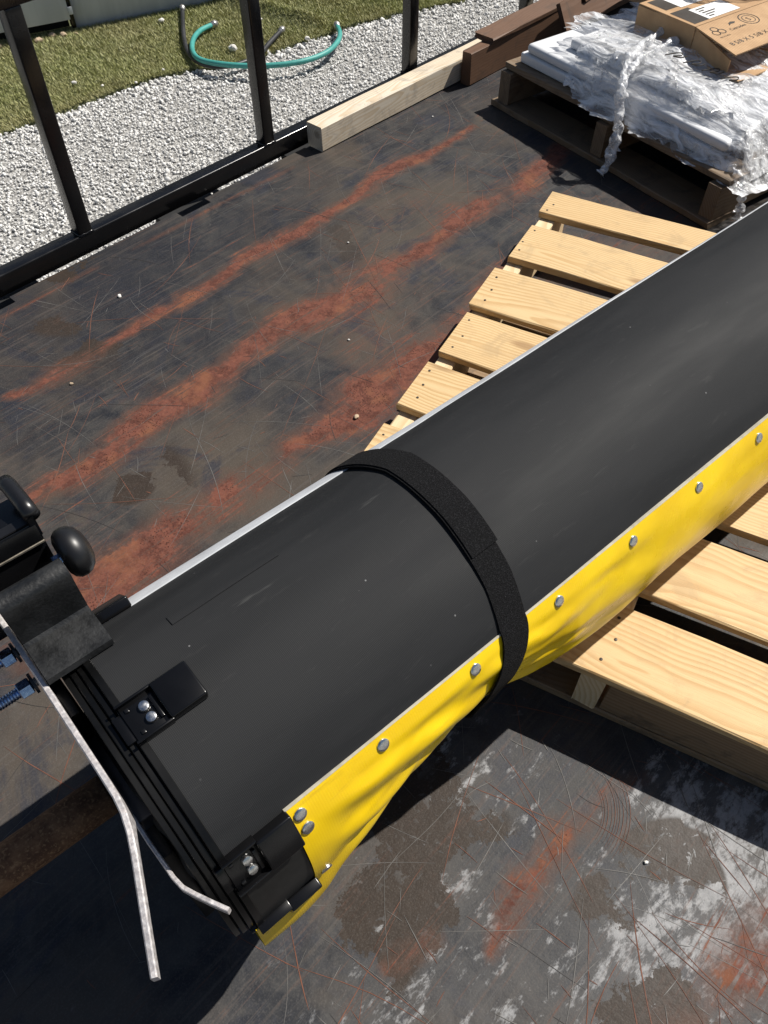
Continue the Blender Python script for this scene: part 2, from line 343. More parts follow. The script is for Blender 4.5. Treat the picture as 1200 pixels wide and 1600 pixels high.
def tube(name, pts, rad, n=10, cap=True):
    pts = [Vector(p) for p in pts]; V = []; F = []; up = Vector((0, 0, 1)); prev = None
    for i, p in enumerate(pts):
        t = (pts[min(i + 1, len(pts) - 1)] - pts[max(i - 1, 0)]).normalized()
        x = t.cross(up) if prev is None else prev - t * prev.dot(t)
        if x.length < 1e-5: x = t.cross(Vector((1, 0, 0)))
        x.normalize(); prev = x; y = t.cross(x); rr = rad(i / (len(pts) - 1)) if callable(rad) else rad
        for k in range(n): a = 2 * math.pi * k / n; V.append(p + x * math.cos(a) * rr + y * math.sin(a) * rr)
    for i in range(len(pts) - 1):
        for k in range(n): a, b = i * n + k, i * n + (k + 1) % n; F.append((a, b, b + n, a + n))
    if cap: F.append(tuple(range(n - 1, -1, -1))); F.append(tuple(range((len(pts) - 1) * n, len(pts) * n)))
    return mesh(name, V, F, True)
def smooth_path(pts, n=60):
    pts = [Vector(p) for p in pts]; P = [pts[0] * 2 - pts[1]] + pts + [pts[-1] * 2 - pts[-2]]; out = []; m = len(pts) - 1
    for i in range(n + 1):
        t = i / n * m; k = min(int(t), m - 1); u = t - k; a, b, c, d = P[k:k + 4]
        out.append(.5 * ((2 * b) + (c - a) * u + (2 * a - 5 * b + 4 * c - d) * u * u + (3 * b - a - 3 * c + d) * u ** 3))
    return out
def lathe(name, prof, n=24, axis='Z'):
    """prof: list of (radius, height)"""
    V = []; F = []
    for (r_, h) in prof:
        for k in range(n):
            a = 2 * math.pi * k / n; p = (r_ * math.cos(a), r_ * math.sin(a), h)
            V.append(p if axis == 'Z' else (p[2], p[0], p[1]))
    for i in range(len(prof) - 1):
        for k in range(n): a, b = i * n + k, i * n + (k + 1) % n; F.append((a, b, b + n, a + n))
    F.append(tuple(range(n - 1, -1, -1))); F.append(tuple(range((len(prof) - 1) * n, len(prof) * n)))
    me = mesh(name, V, F, True); me.set_sharp_from_angle(angle=R(40)); return me
def add_float(me, name, vals):
    a = me.attributes.new(name, 'FLOAT', 'POINT'); a.data.foreach_set('value', np.asarray(vals, np.float32))

# value-noise fbm in numpy for masks and relief
def vnoise(x, y, seed):
    r_ = np.random.default_rng(seed); T = r_.random((256, 256))
    xi, yi = np.floor(x).astype(int), np.floor(y).astype(int); fx, fy = x - xi, y - yi
    fx, fy = fx * fx * (3 - 2 * fx), fy * fy * (3 - 2 * fy); g = lambda a, b: T[a % 256, b % 256]
    return (g(xi, yi) * (1 - fx) + g(xi + 1, yi) * fx) * (1 - fy) + (g(xi, yi + 1) * (1 - fx) + g(xi + 1, yi + 1) * fx) * fy
def fbm(x, y, seed, oct=4):
    s = 0; a = .5
    for o in range(oct): s = s + a * vnoise(x * 2 ** o, y * 2 ** o, seed + o); a *= .5
    return s / (1 - .5 ** oct)
def smooth(x, a, b): t = np.clip((x - a) / (b - a), 0, 1); return t * t * (3 - 2 * t)

# ------------------------------------------------------------------ frames (angle of local X in world)
RAIL_T = R(90 - 42.9)
def from_world_rail(x, y): c, s = math.cos(RAIL_T), math.sin(RAIL_T); return (x * c + y * s, -x * s + y * c)
def rail_world(x, y): c, s = math.cos(RAIL_T), math.sin(RAIL_T); return (x * c - y * s, x * s + y * c)

# ================================================================== GROUND
g = mesh('ground', [(-150, -150, GZ), (150, -150, GZ), (150, 150, GZ), (-150, 150, GZ)], [(0, 1, 2, 3)])
tag(link('ground', g, MT['ground']), 'pale gravel ground beside the trailer', kind='structure')

EDGE = [(-3.6, 1.6), (-2.6, 2.62), (-2.05, 3.15), (-1.68, 3.47), (-1.43, 3.70), (-1.11, 4.03), (-.94, 4.10), (-.72, 4.16), (-.52, 4.33), (-.24, 4.59), (.07, 4.80), (.43, 4.98), (.95, 5.3), (2.4, 6.2)]
def edge_y(x): return np.interp(x, [p[0] for p in EDGE], [p[1] for p in EDGE]) + .035 * (fbm(np.asarray(x) * 9 + 50, np.asarray(x) * 0 + 3.3, 5) - .5) * 2
WALL_AZ = R(61.5); WP = (-1.62, 4.585)
def wall_y(x): return WP[1] + (x - WP[0]) / math.tan(WALL_AZ)
# artificial turf sheet (gridded, with wrinkles)
def turf_h(x, y):
    # wrinkle running diagonally near the hoses
    ax, ay, bx, by = -.86, 4.98, -.30, 4.60; L = math.hypot(bx - ax, by - ay)
    t = ((x - ax) * (bx - ax) + (y - ay) * (by - ay)) / L ** 2; d = ((x - ax) * (by - ay) - (y - ay) * (bx - ax)) / L
    return GZ + .018 + .045 * np.exp(-(d / .05) ** 2) * smooth(t, -.4, .1) * (1 - smooth(t, .8, 1.1)) + .012 * (fbm(x * 3, y * 3, 9) - .5)
nx, ny = 150, 60; V = []; F = []
xs = np.linspace(-3.4, 2.2, nx); tt = np.linspace(0, 1, ny)
X = np.repeat(xs[:, None], ny, 1); Y0 = edge_y(xs)[:, None]; Y1 = np.maximum(wall_y(xs) + .3, edge_y(xs) + .6)[:, None] + 1.2
Y = Y0 + (Y1 - Y0) * tt[None] ; Z = turf_h(X, Y)
V = np.stack([X, Y, Z], -1).reshape(-1, 3); ii = np.arange(nx * ny).reshape(nx, ny)
F = np.stack([ii[:-1, :-1], ii[1:, :-1], ii[1:, 1:], ii[:-1, 1:]], -1).reshape(-1, 4)
lo = V[ii[:, 0]].copy(); lo[:, 2] = GZ - .01; k0 = len(V); V = np.vstack([V, lo])
F = np.vstack([F, np.stack([ii[:-1, 0], np.arange(k0, k0 + nx - 1), np.arange(k0 + 1, k0 + nx), ii[1:, 0]], -1)])
tag(link('turf_sheet', fastmesh('turf_sheet', V, F, 4), MT['turf']), 'green artificial turf sheet along the wall', kind='structure')
# blades
NB = 200000
bx = rng.uniform(-2.5, 1.25, NB); by = edge_y(bx) + rng.random(NB) ** 1.15 * 1.55 - .004
ok = by < wall_y(bx) + .02; bx, by = bx[ok], by[ok]; n = len(bx); bz = turf_h(bx, by) - .002
ang = rng.uniform(0, 2 * np.pi, n); hgt = rng.uniform(.009, .021, n); wd = rng.uniform(.0016, .0034, n); ln = rng.uniform(.3, 1.0, n) * hgt
la = rng.normal(R(200), 1.1, n)
V = np.empty((n, 3, 3)); dx, dy = np.cos(ang) * wd, np.sin(ang) * wd
V[:, 0] = np.stack([bx - dx, by - dy, bz], -1); V[:, 1] = np.stack([bx + dx, by + dy, bz], -1)
V[:, 2] = np.stack([bx + np.cos(la) * ln, by + np.sin(la) * ln, bz + hgt], -1)
me = fastmesh('turf_blades', V.reshape(-1, 3), np.arange(3 * n).reshape(n, 3), 3)
add_float(me, 'tint', np.repeat(rng.random(n), 3))
tag(link('turf_blades', me, MT['blade']), 'short green blades of the artificial turf', 'grass', kind='stuff')

# gravel stones
def ico(sub=1):
    bm = bmesh.new(); bmesh.ops.create_icosphere(bm, subdivisions=sub, radius=1); v = np.array([x.co[:] for x in bm.verts]); f = np.array([[q.index for q in p.verts] for p in bm.faces]); bm.free(); return v, f
IV, IF = ico(1)
def stone_field(name, px, py, pz, size, mat, label):
    n = len(px); k = len(IV)
    v = np.repeat(IV[None], n, 0) * (1 + rng.uniform(-.28, .28, (n, k, 1)))
    v = v * (size[:, None, None] * np.stack([rng.uniform(.7, 1.3, n), rng.uniform(.6, 1.0, n), rng.uniform(.4, .75, n)], -1)[:, None])
    q = rng.normal(size=(n, 4)); q /= np.linalg.norm(q, axis=1)[:, None]; q[:, 1:3] *= .45; q /= np.linalg.norm(q, axis=1)[:, None]
    a, b, c, d = q.T
    Rm = np.stack([1 - 2 * (c * c + d * d), 2 * (b * c - a * d), 2 * (b * d + a * c), 2 * (b * c + a * d), 1 - 2 * (b * b + d * d), 2 * (c * d - a * b), 2 * (b * d - a * c), 2 * (c * d + a * b), 1 - 2 * (b * b + c * c)], -1).reshape(n, 3, 3)
    v = np.einsum('nij,nkj->nki', Rm, v) + np.stack([px, py, pz], -1)[:, None]
    f = IF[None] + (np.arange(n) * k)[:, None, None]
    me = fastmesh(name, v.reshape(-1, 3), f.reshape(-1, 3), 3); add_float(me, 'tint', np.repeat(np.clip(rng.normal(.55, .27, n), 0, 1), k))
    return tag(link(name, me, mat), label, 'gravel', kind='stuff')
NS = 110000
al = rng.uniform(-.5, 5.6, NS); yy = 2.05 + rng.random(NS) * 2.6
gx = al * math.cos(RAIL_T) - yy * math.sin(RAIL_T); gy = al * math.sin(RAIL_T) + yy * math.cos(RAIL_T)
ok = (gy < edge_y(gx) + .01) & (gx > -2.7) & (gx < 1.9); gx, gy = gx[ok], gy[ok]
sz = .0034 + .0062 * rng.random(len(gx)) ** 2.2; sz[rng.random(len(gx)) < .012] *= 1.6
dist_edge = edge_y(gx) - gy; sz *= 1 + .45 * np.exp(-(dist_edge / .18) ** 2) * (rng.random(len(gx)) < .5)
stone_field('gravel_stones', gx, gy, GZ + sz * .25 + rng.random(len(gx)) * .006, sz, MT['stone'], 'loose pale grey crushed stone beyond the rail')

# pebbles scattered on the turf, each a thing
def pebble(name, loc, s, mat, label, group=None, seed=1):
    r_ = random.Random(seed); bm = bmesh.new(); bmesh.ops.create_icosphere(bm, subdivisions=2, radius=1)
    for v in bm.verts:
        d = 1 + .35 * mnoise.noise(v.co * 1.3 + Vector((seed * 3.1, 0, 0))); v.co = Vector((v.co.x * d * s * r_.uniform(.95, 1.05), v.co.y * d * s * .8, v.co.z * d * s * .6))
    me = bpy.data.meshes.new(name); bm.to_mesh(me); bm.free()
    o = link(name, me, mat, None, (loc[0], loc[1], loc[2] + s * .4), (0, 0, r_.uniform(0, 6))); tag(o, label, 'pebble', group); return o

# ------------------------------------------------------------------ pixel -> plane measuring helper (photo measurements to real coordinates)
_p = R(CAM_PITCH); _F = Vector((0, math.cos(_p), -math.sin(_p))); _U = Vector((0, math.sin(_p), math.cos(_p)))
def at(px, py, z):
    d = _F * FPX + Vector((1, 0, 0)) * (px - 600) - _U * (py - 800); t = (z - CAM_H) / d.z
    return Vector((0, 0, CAM_H)) + d * t

tl = [(505 / 2, 66 / 2, .016, 'white stone on the turf next to the wall and hose end'), (728 / 2, 154 / 2, .024, 'largest white stone on the turf, inside the hose loop'), (232 / 2, 260 / 2, .013, 'white pebble on the turf nearest the left railing post'),
      (320 / 2, 268 / 2, .008, 'small white pebble on the turf left of the gravel edge'), (455 / 2, 270 / 2, .010, 'white pebble at the turf edge below the hose loop'), (510 / 2, 218 / 2, .008, 'small white pebble on the turf left of the hose loop'),
      (960 / 2, 122 / 2, .015, 'white stone on the turf under the teal hose end'), (815 / 2, 60 / 2, .009, 'small white pebble on the turf behind the second post'), (425 / 2, 258 / 2, .008, 'tiny white pebble on the turf beside a larger one')]
for i, (a, b, s, lb) in enumerate(tl):
    p = at(a, b, GZ + .03); pebble('pebble', (p.x, p.y, GZ + .028), s, MT['pebble'], lb, 'pebbles on the turf', 20 + i)

# ------------------------------------------------------------------ wall of the shed / container
wt = math.pi / 2 - WALL_AZ
wall = empty('metal_building', (WP[0], WP[1], GZ), wt, 'pale grey metal sided building behind the turf', 'building')
link('wall_panel', bevbox('wall_panel', .012, 5.0, 0, .05, .0, 2.3, .003), MT['wall'], wall)
link('wall_panel', bevbox('wall_panel', -3.0, -.012, -.035, .03, .075, 2.3, .003), MT['wall'], wall)
link('recess_shade', bevbox('recess_shade', -3.0, -.012, .05, .10, -.02, 2.2, 0), MT['dark'], wall)  # near-black sheet painting the shade under the raised panel
link('corner_strip', bevbox('corner_strip', -.0105, .0105, -.02, .03, .03, 2.3, .002), MT['paint'], wall)
for i in range(11):
    link('trim_tab', bevbox('trim_tab', -.016, .008, -.044, -.0365, .10 + i * .085, .135 + i * .085, .002), MT['wall'], wall)
for i in range(16):
    x = -.95 + i * .062 + rng.uniform(-.02, .02); c, s = math.cos(wt), math.sin(wt); y = -.06 + rng.uniform(-.02, .03)
    pebble('edging_stone', (WP[0] + x * c - y * s, WP[1] + x * s + y * c, GZ + .012), float(rng.uniform(.012, .024)), MT['tan'], ['leftmost', 'second', 'third', 'fourth', 'fifth', 'sixth', 'seventh', 'eighth', 'ninth', 'tenth', 'eleventh', 'twelfth', 'thirteenth', 'fourteenth', 'fifteenth', 'rightmost'][i] + ' small tan stone in the row at the foot of the grey wall', 'tan stones along the wall base', 60 + i)
# ------------------------------------------------------------------ hoses
def hose(name, px, mat, label, rad, lift=0.0):
    z = GZ + .03 + rad; n_ = len(px) - 1; pts = smooth_path([at(x, y, z + lift * math.sin(math.pi * i / n_) ** .5) for i, (x, y) in enumerate(px)], 70)
    base = pts[0].copy(); o = empty(name, (base.x, base.y, GZ + .03), 0, label, 'hose', 'short hoses lying on the turf')
    loc = [p - Vector((base.x, base.y, GZ + .03)) for p in pts]
    link('hose_tube', tube('hose_tube', loc, rad, 12), mat, o)
    for e, d in ((loc[0], loc[0] - loc[2]), (loc[-1], loc[-1] - loc[-3])):
        d = d.normalized(); q = [e - d * .01, e + d * .008, e + d * .009, e + d * .03, e + d * .031, e + d * .045]
        rr = [rad * 1.18, rad * 1.18, rad * 1.42, rad * 1.42, rad * .95, rad * .9]
        link('fitting', tube('fitting', q, lambda t: rr[min(5, int(round(t * 5)))], 8), MT['fitting'], o)
hose('garden_hose', [(331, 39), (313, 48), (302, 62), (301, 80), (313, 93), (345, 100), (390, 103), (440, 101), (480, 94), (510, 82), (527, 66), (531, 52), (527, 41)], MT['teal'], 'short teal hose curved in a wide loop on the turf', .0125, .020)
hose('garden_hose', [(285, 15), (286, 40), (288, 62), (294, 82), (308, 96), (330, 103), (358, 103), (385, 96), (406, 84), (422, 66), (438, 49)], MT['bhose'], 'short dark grey hose lying inside and under the teal one', .0115)

# ================================================================== TRAILER
trailer = empty('flatbed_trailer', (0, 0, GZ), RAIL_T, 'flatbed trailer with rusty steel deck and black railing', 'trailer')
DZ = -GZ    # deck height above trailer base
EY = 1.74   # deck edge, local y
notch = [(-.09, .0), (.455, .556), (1.055, 1.152), (1.53, 1.62), (2.13, 2.22)]
gxs = np.unique(np.concatenate([np.linspace(-3.0, -.5, 12), np.arange(-.5, 2.75, .006), np.linspace(2.75, 5.5, 20)] + [np.array(k) for k in notch]))
gys = np.unique(np.concatenate([np.linspace(-1.0, -.42, 6), np.arange(-.42, EY - .03, .006), [EY - .028, EY - .014, EY]]))
X, Y = np.meshgrid(gxs, gys, indexing='ij')
c, s = math.cos(RAIL_T), math.sin(RAIL_T); WX, WY = X * c - Y * s, X * s + Y * c
Zd = DZ + .0035 * (fbm(X * 2.2 + 7, Y * 2.2, 31) - .5) * smooth(EY - Y, 0, .2)
# wear masks
def streak_mask(pts, wid, seed, wob=.036):
    wx = WX + wob * (fbm(WX * 7 + 3, WY * 7, seed) - .5) * 2; wy = WY + wob * (fbm(WX * 7, WY * 7 + 9, seed + 7) - .5) * 2
    best = np.full(X.shape, 9.0)
    for i in range(len(pts) - 1):
        (ax, ay, aw), (bx_, by_, bw) = pts[i], pts[i + 1]; dx, dy = bx_ - ax, by_ - ay; L2 = dx * dx + dy * dy
        t = np.clip(((wx - ax) * dx + (wy - ay) * dy) / L2, 0, 1); d = np.hypot(wx - ax - t * dx, wy - ay - t * dy)
        best = np.minimum(best, d / (.70 * wid * (aw + t * (bw - aw))))
    brk = fbm(WX * 9 + seed, WY * 9, seed + 17)
    return np.clip(1.04 - best * .43, 0, 1) * (.55 + .55 * smooth(brk, .28, .55))
rust = np.zeros(X.shape)
for pts, wid, sd in [
    ([(-.78, 1.26, .7), (-.69, 1.33, 1.3), (-.61, 1.45, .6), (-.52, 1.53, .8), (-.42, 1.65, .9), (-.32, 1.76, 1.1), (-.25, 1.83, 1.3), (-.17, 1.93, .7), (-.07, 2.03, .6), (-.02, 2.13, 1.0), (.04, 2.19, 1.1), (.15, 2.27, .8), (.27, 2.42, .6)], .028, 3),
    ([(-.68, .96, .4), (-.63, 1.01, .7), (-.56, 1.08, 1.0), (-.49, 1.16, 1.1), (-.39, 1.25, 1.2), (-.33, 1.37, .9), (-.25, 1.45, 1.0), (-.15, 1.55, 1.4), (-.06, 1.63, 1.8), (.06, 1.76, 1.0), (.2, 1.92, 1.1), (.36, 2.09, 1.1), (.5, 2.25, .9), (.7, 2.5, .8)], .036, 13),
    ([(-.56, .66, 1.3), (-.5, .74, 1.5), (-.44, .82, 1.2), (-.37, .9, 1.2), (-.31, .97, 1.1), (-.24, 1.04, 1.2), (-.16, 1.12, .9), (-.05, 1.21, 1.3), (.06, 1.35, 1.3), (.15, 1.46, 1.1), (.28, 1.65, 1.0), (.42, 1.8, .8)], .040, 23),
    ([(.15, .22, .5), (.20, .30, 1.0), (.26, .36, 1.1), (.31, .40, 1.0), (.37, .425, .7)], .024, 33),
    ([(.54, .22, 1.5), (.48, .17, 1.6), (.42, .13, 1.4), (.34, .05, 1)], .034, 43),
    ([(-.83, .70, 1), (-.74, .62, 1), (-.66, .56, .8)], .03, 53), ([(.02, .16, .6), (.07, .21, .7)], .022, 63)]:
    rust = np.maximum(rust, streak_mask(pts, wid, sd) * (.74 if sd in (33, 43, 63) else 1.0))
rust = np.clip(rust + .30 * smooth(fbm(WX * 4 + 1, WY * 4, 71), .42, .75) * smooth(1.62 - Y, 0, .5) * smooth(Y, .3, .7) - .04, 0, 1)
rust = np.maximum(rust, .50 * np.exp(-((EY - .055 - Y + .012 * (fbm(X * 8, Y * 8, 91) - .5)) / .010) ** 2) * smooth(fbm(X * 3, Y * 0, 93), .35, .6))
def blob(x, y, r_): return np.exp(-(((WX - x) ** 2 + (WY - y) ** 2) / r_ ** 2))
pale = np.clip(1.0 * blob(.52, .28, .13) + .75 * blob(.34, .17, .10) + .35 * blob(.12, .45, .14) + .40 * blob(.08, .14, .16) + .8 * blob(.47, .36, .10) + .16 * smooth(1.0 - WY, 0, .6), 0, 1)
scale_w = np.clip(1.0 * blob(.36, .24, .11) + .95 * blob(.43, .30, .07) + .8 * blob(.27, .15, .07) + .9 * blob(.06, .33, .09) + .7 * blob(-.02, .2, .1) + .95 * blob(-.49, 1.0, .07) + .8 * blob(-.74, 1.58, .14) + .6 * blob(.12, .5, .06), 0, 1)
dark = np.clip(.9 * smooth(Y, 1.1, 1.7) * smooth(fbm(X * 3.5, Y * 3.5, 81), .30, .62) + .5 * smooth(fbm(X * 2.6, Y * 2.6, 85), .52, .75) * smooth(Y, .5, 1.2), 0, 1)
ii = np.arange(X.size).reshape(X.shape)
F = np.stack([ii[:-1, :-1], ii[1:, :-1], ii[1:, 1:], ii[:-1, 1:]], -1)
cx_ = (gxs[:-1] + gxs[1:]) / 2; cy_ = (gys[:-1] + gys[1:]) / 2; keep = np.ones((len(cx_), len(cy_)), bool)
for (a0, a1) in notch: keep[np.ix_((cx_ > a0) & (cx_ < a1), cy_ > EY - .0285)] = False
me = fastmesh('deck_plate', np.stack([X, Y, Zd], -1).reshape(-1, 3), F[keep].reshape(-1, 4), 4)
ca = me.color_attributes.new('wear', 'FLOAT_COLOR', 'POINT')
ca.data.foreach_set('color', np.stack([rust, pale, scale_w, dark], -1).astype(np.float32).ravel())
me.polygons.foreach_set('use_smooth', [True] * len(me.polygons))
deck = link('deck_plate', me, MT['deck'], trailer)
deck['label'] = 'scratched dark steel deck plate with orange rust streaks'
# scratch marks, thin raised lines lying on the plate
def scratches(name, n, mat, lmin, lmax, wmin, wmax, angs, spread, box, zo, seed, curv=.25, label=None):
    r_ = np.random.default_rng(seed); V = []; F = []
    for i in range(n):
        x0, y0 = r_.uniform(box[0], box[1]), r_.uniform(box[2], box[3]); L = lmin + (lmax - lmin) * r_.random() ** 2.6
        a_ = r_.choice(angs) + r_.normal(0, spread); wd_ = r_.uniform(wmin, wmax); cv = r_.normal(0, curv); k = 7; b0 = len(V)
        lx, ly = x0, y0
        for j in range(k + 1):
            t = j / k; wj = wd_ * (math.sin(math.pi * min(1, max(0, t))) ** .6 * r_.uniform(.55, 1.1)) + .00012
            nx_, ny_ = -math.sin(a_), math.cos(a_); V += [(lx - nx_ * wj, ly - ny_ * wj, 0), (lx + nx_ * wj, ly + ny_ * wj, 0)]
            a_ += cv / k + r_.normal(0, .018); lx += math.cos(a_) * L / k; ly += math.sin(a_) * L / k
        F += [(b0 + 2 * j, b0 + 2 * j + 1, b0 + 2 * j + 3, b0 + 2 * j + 2) for j in range(k)]
    V = np.array(V); wy = V[:, 1] < EY - .035; F = np.array(F); F = F[wy[F].all(1)]
    V[:, 2] = DZ + .0035 * (fbm(V[:, 0] * 2.2 + 7, V[:, 1] * 2.2, 31) - .5) * smooth(EY - V[:, 1], 0, .2) + zo
    o = link(name, fastmesh(name, V, F, 4), mat, trailer); o['kind'] = 'stuff'
    if label: o['label'] = label
    return o
A = [R(-75), R(-48), R(-110), R(20), R(60), R(110)]
BX = (-.5, 2.9, -.45, 1.72)
scratches('pale_scratches', 1150, MT['sc_pale'], .012, .26, .00018, .0005, A, .35, BX, .0003, 1, label='fine pale scratches scored across the deck')
scratches('rust_scratches', 800, MT['sc_rust'], .012, .30, .0002, .0008, A, .4, BX, .0004, 2, label='fine rusty scratches scored across the deck')
scratches('dark_scratches', 300, MT['sc_dark'], .012, .22, .00025, .0006, A, .4, BX, .0005, 3, label='fine dark scratches scored across the deck')
nw = from_world_rail(.32, .25)
scratches('rust_scratches', 45, MT['sc_rust'], .02, .30, .0002, .0006, [R(-91), R(-84), R(-98), R(-91), R(15)], .16, (nw[0] - .3, nw[0] + .25, nw[1] - .3, nw[1] + .25), .0006, 5, .12)
scratches('pale_scratches', 60, MT['sc_pale'], .02, .18, .0002, .0006, [R(-85), R(-60), R(10), R(40)], .3, (nw[0] - .4, nw[0] + .25, nw[1] - .3, nw[1] + .3), .0007, 6, .15)

# fan of parallel arcs scraped next to the near rust patch
V = []; F = []
c0 = from_world_rail(*at(872, 1262, 0)[:2])
for k in range(10):
    b0 = len(V); r_ = .062 + .0042 * k + .001 * math.sin(k * 5); a0, a1 = R(-88 - 3 * (k % 3)), R(-12 - 9 * (k % 4))
    for j in range(15):
        a_ = a0 + (a1 - a0) * j / 14; wj = .0003 * math.sin(math.pi * (j + .5) / 15) * (.5 + .5 * ((k * 7) % 5) / 4) + .00006
        for q in (-wj, wj): V.append((c0[0] + (r_ + q) * math.cos(a_) * 1.1, c0[1] + (r_ + q) * math.sin(a_), 0))
    F += [(b0 + 2 * j, b0 + 2 * j + 1, b0 + 2 * j + 3, b0 + 2 * j + 2) for j in range(14)]
V = np.array(V); V[:, 2] = DZ + .0035 * (fbm(V[:, 0] * 2.2 + 7, V[:, 1] * 2.2, 31) - .5) + .0008
o = link('arc_scratches', fastmesh('arc_scratches', V, np.array(F), 4), MT['sc_rust'], trailer); o['kind'] = 'stuff'; o['label'] = 'fan of curved rusty scrape lines near the pallet'
# frame below the deck, stake pockets filled with painted shade, rail, posts
link('side_channel', bevbox('side_channel', -3, 5.5, EY - .075, EY - .03, DZ - .12, DZ - .006, .003), MT['paint'], trailer)
link('edge_angle', bevbox('edge_angle', -3, 5.5, EY - .0295, EY - .0285, DZ - .05, DZ - .004, 0), MT['paint'], trailer)
for (a0, a1) in notch:
    link('pocket_shade', bevbox('pocket_shade', a0 - .003, a1 + .11, EY - .0280, EY + .11, DZ - .14, DZ - .055, 0), MT['dark'], trailer)  # near-black box painting the shade inside the open stake pocket
for i in range(5):
    link('cross_beam', bevbox('cross_beam', -2.4 + i * 1.7, -2.34 + i * 1.7, -.9, EY - .08, DZ - .11, DZ - .01, .003), MT['paint'], trailer)
RY0, RY1 = EY + .013, EY + .052
link('bottom_rail', bevbox('bottom_rail', -3, 5.5, RY0, RY1, DZ - .0025, DZ + .05, .0045, 4), MT['paint'], trailer)
link('top_rail', bevbox('top_rail', -3, 5.5, RY0 - .002, RY1 + .002, DZ + .555, DZ + .60, .004, 3), MT['paint'], trailer)
for i in range(-2, 8):
    x = .80 + i * .613
    link('railing_post', bevbox('railing_post', x - .019, x + .019, RY0 + .001, RY1 - .001, DZ + .048, DZ + .556, .004, 3), MT['paint'], trailer)
    wl = []
    for k in range(25):   # weld bead round the foot
        t = 2 * math.pi * k / 24; wl.append((x + max(-.0195, min(.0195, .03 * math.cos(t))), (RY0 + RY1) / 2 + max(-.0185, min(.0185, .03 * math.sin(t))), DZ + .051 + .001 * math.sin(9 * t)))
    link('weld_bead', tube('weld_bead', wl, .0028, 6, False), MT['paint'], trailer)
# wheels' underside kept out of view: axle beam and legs carry the bed
for x in (-2.2, 3.6):
    link('support_leg', bevbox('support_leg', x, x + .1, 1.3, 1.4, 0, DZ - .01, .004), MT['paint'], trailer)
    link('support_leg', bevbox('support_leg', x, x + .1, -.7, -.6, 0, DZ - .01, .004), MT['paint'], trailer)

# small stones on the deck
for i, (a, b, s, lb) in enumerate([(187, 464, .0055, 'white pebble on the deck near the railing'), (557, 653, .0065, 'grey pebble on the rust beside the pine pallet'), (331, 304, .0035, 'tiny white pebble on the upper rust streak'),
      (112, 601, .0045, 'dark chip lying on the deck left of the rust patches'), (544, 380, .003, 'tiny pale pebble on the deck between rust streaks'), (1009, 1348, .0032, 'pebble on the deck scuffs near the bottom right'), (676, 183, .003, 'tiny pale pebble in the middle of the far rust streak'), (545, 532, .003, 'tiny yellowish pebble near the pallet edge')]):
    p = at(a, b, 0); pebble('pebble', (p.x, p.y, .001), s, MT['pebble'] if i not in (1, 3) else MT['tan'], lb, 'pebbles on the deck', 90 + i)

# ================================================================== TIMBER against the rail
tb = empty('timber_beam', (*rail_world(1.545, 1.682), 0), RAIL_T, 'weathered square timber lying along the railing', 'timber')
me = board('beam', 1.75, .062, .070, .0012, 4, 10, .003); link('beam', me, MT['timber'], tb, (0, -.002, .002))
# scrap pallet lying beside it
sp = empty('broken_pallet', (*rail_world(2.165, 1.60), 0), RAIL_T, 'dark brown broken pallet lying between the timber and the wrapped load', 'pallet')
link('stringer', board('stringer', 1.5, .036, .098, .002, 8, 10), MT['scrapwood'], sp, (0, .036, .002))
link('stringer', board('stringer', .5, .036, .09, .002, 9, 6), MT['scrapwood'], sp, (.95, .10, .074))
for i, (x, y, L, wdt, z, rz) in enumerate([(.10, .030, 1.3, .075, .1005, .6), (.55, -.012, .8, .085, .1170, 1.5), (.80, .05, .6, .06, .134, -2)]):
    link('deck_board', board('deck_board', L, wdt, .015, .004, 30 + i, 9), MT['scrapwood'], sp, (x, y, z), (R([4, -9, 6][i]), 0, R(rz)))
link('deck_board', board('deck_board', .9, .09, .016, .003, 40, 8), MT['scrapwood'], sp, (.42, -.03, .060), (R(58), 0, R(2)))
link('deck_board', board('deck_board', .75, .07, .016, .004, 41, 8), MT['oldwood'], sp, (.62, .02, .152), (R(14), R(-3), R(-4)))
link('deck_board', board('deck_board', .55, .08, .018, .004, 42, 8), MT['scrapwood'], sp, (.78, -.02, .172), (R(-8), R(2), R(5)))
link('stringer', board('stringer', .62, .036, .085, .003, 43, 6), MT['scrapwood'], sp, (.72, .085, .150), (0, 0, R(-2)))

# ================================================================== PINE PALLET
PT = R(-27.5)
pal = empty('pine_pallet', (-.143, .773, 0), PT, 'new pale pine pallet carrying the black roll', 'pallet')
Ltot, Wtot = 1.2188, 1.016
nail_me = lathe('nail', [(.0026, -.001), (.0026, .0002), (.0020, .0004)], 7)
slats = [(0, .103), (.163, .309), (.361, .510), (.534, .678), (.714, .852), (.905, 1.053), (1.086, 1.219)]
for i, (a0, a1) in enumerate(slats):
    y0 = Ltot - a1; wdt = a1 - a0
    tilt = R([.3, -.5, .4, .2, -.3, .4, 0][i]); dx = [.0, .004, -.004, .003, -.003, .0, .002][i]
    link('slat', board('slat', Wtot - dx, wdt, .016, .0014, 50 + i, 8), MT['newwood'], pal, (dx, y0, .1045 + .0006 * (i % 3)), (0, 0, tilt))
    for nx_ in (.019, .51, .995):
        for k in range(3 if wdt > .12 else 2):
            link('nail', nail_me, MT['nail'], pal, (nx_ + random.uniform(-.008, .008), y0 + wdt * (.2 + .3 * k) + random.uniform(-.008, .008) + nx_ * math.sin(tilt), .1208 + .0006 * (i % 3)))
for i, x in enumerate((.004, .489, .974)):
    link('stringer', board('stringer', Ltot - .006, .038, .0875, .0012, 70 + i, 8), MT['endwood'], pal, (x + .038, .003, .0165), (0, 0, R(90)))
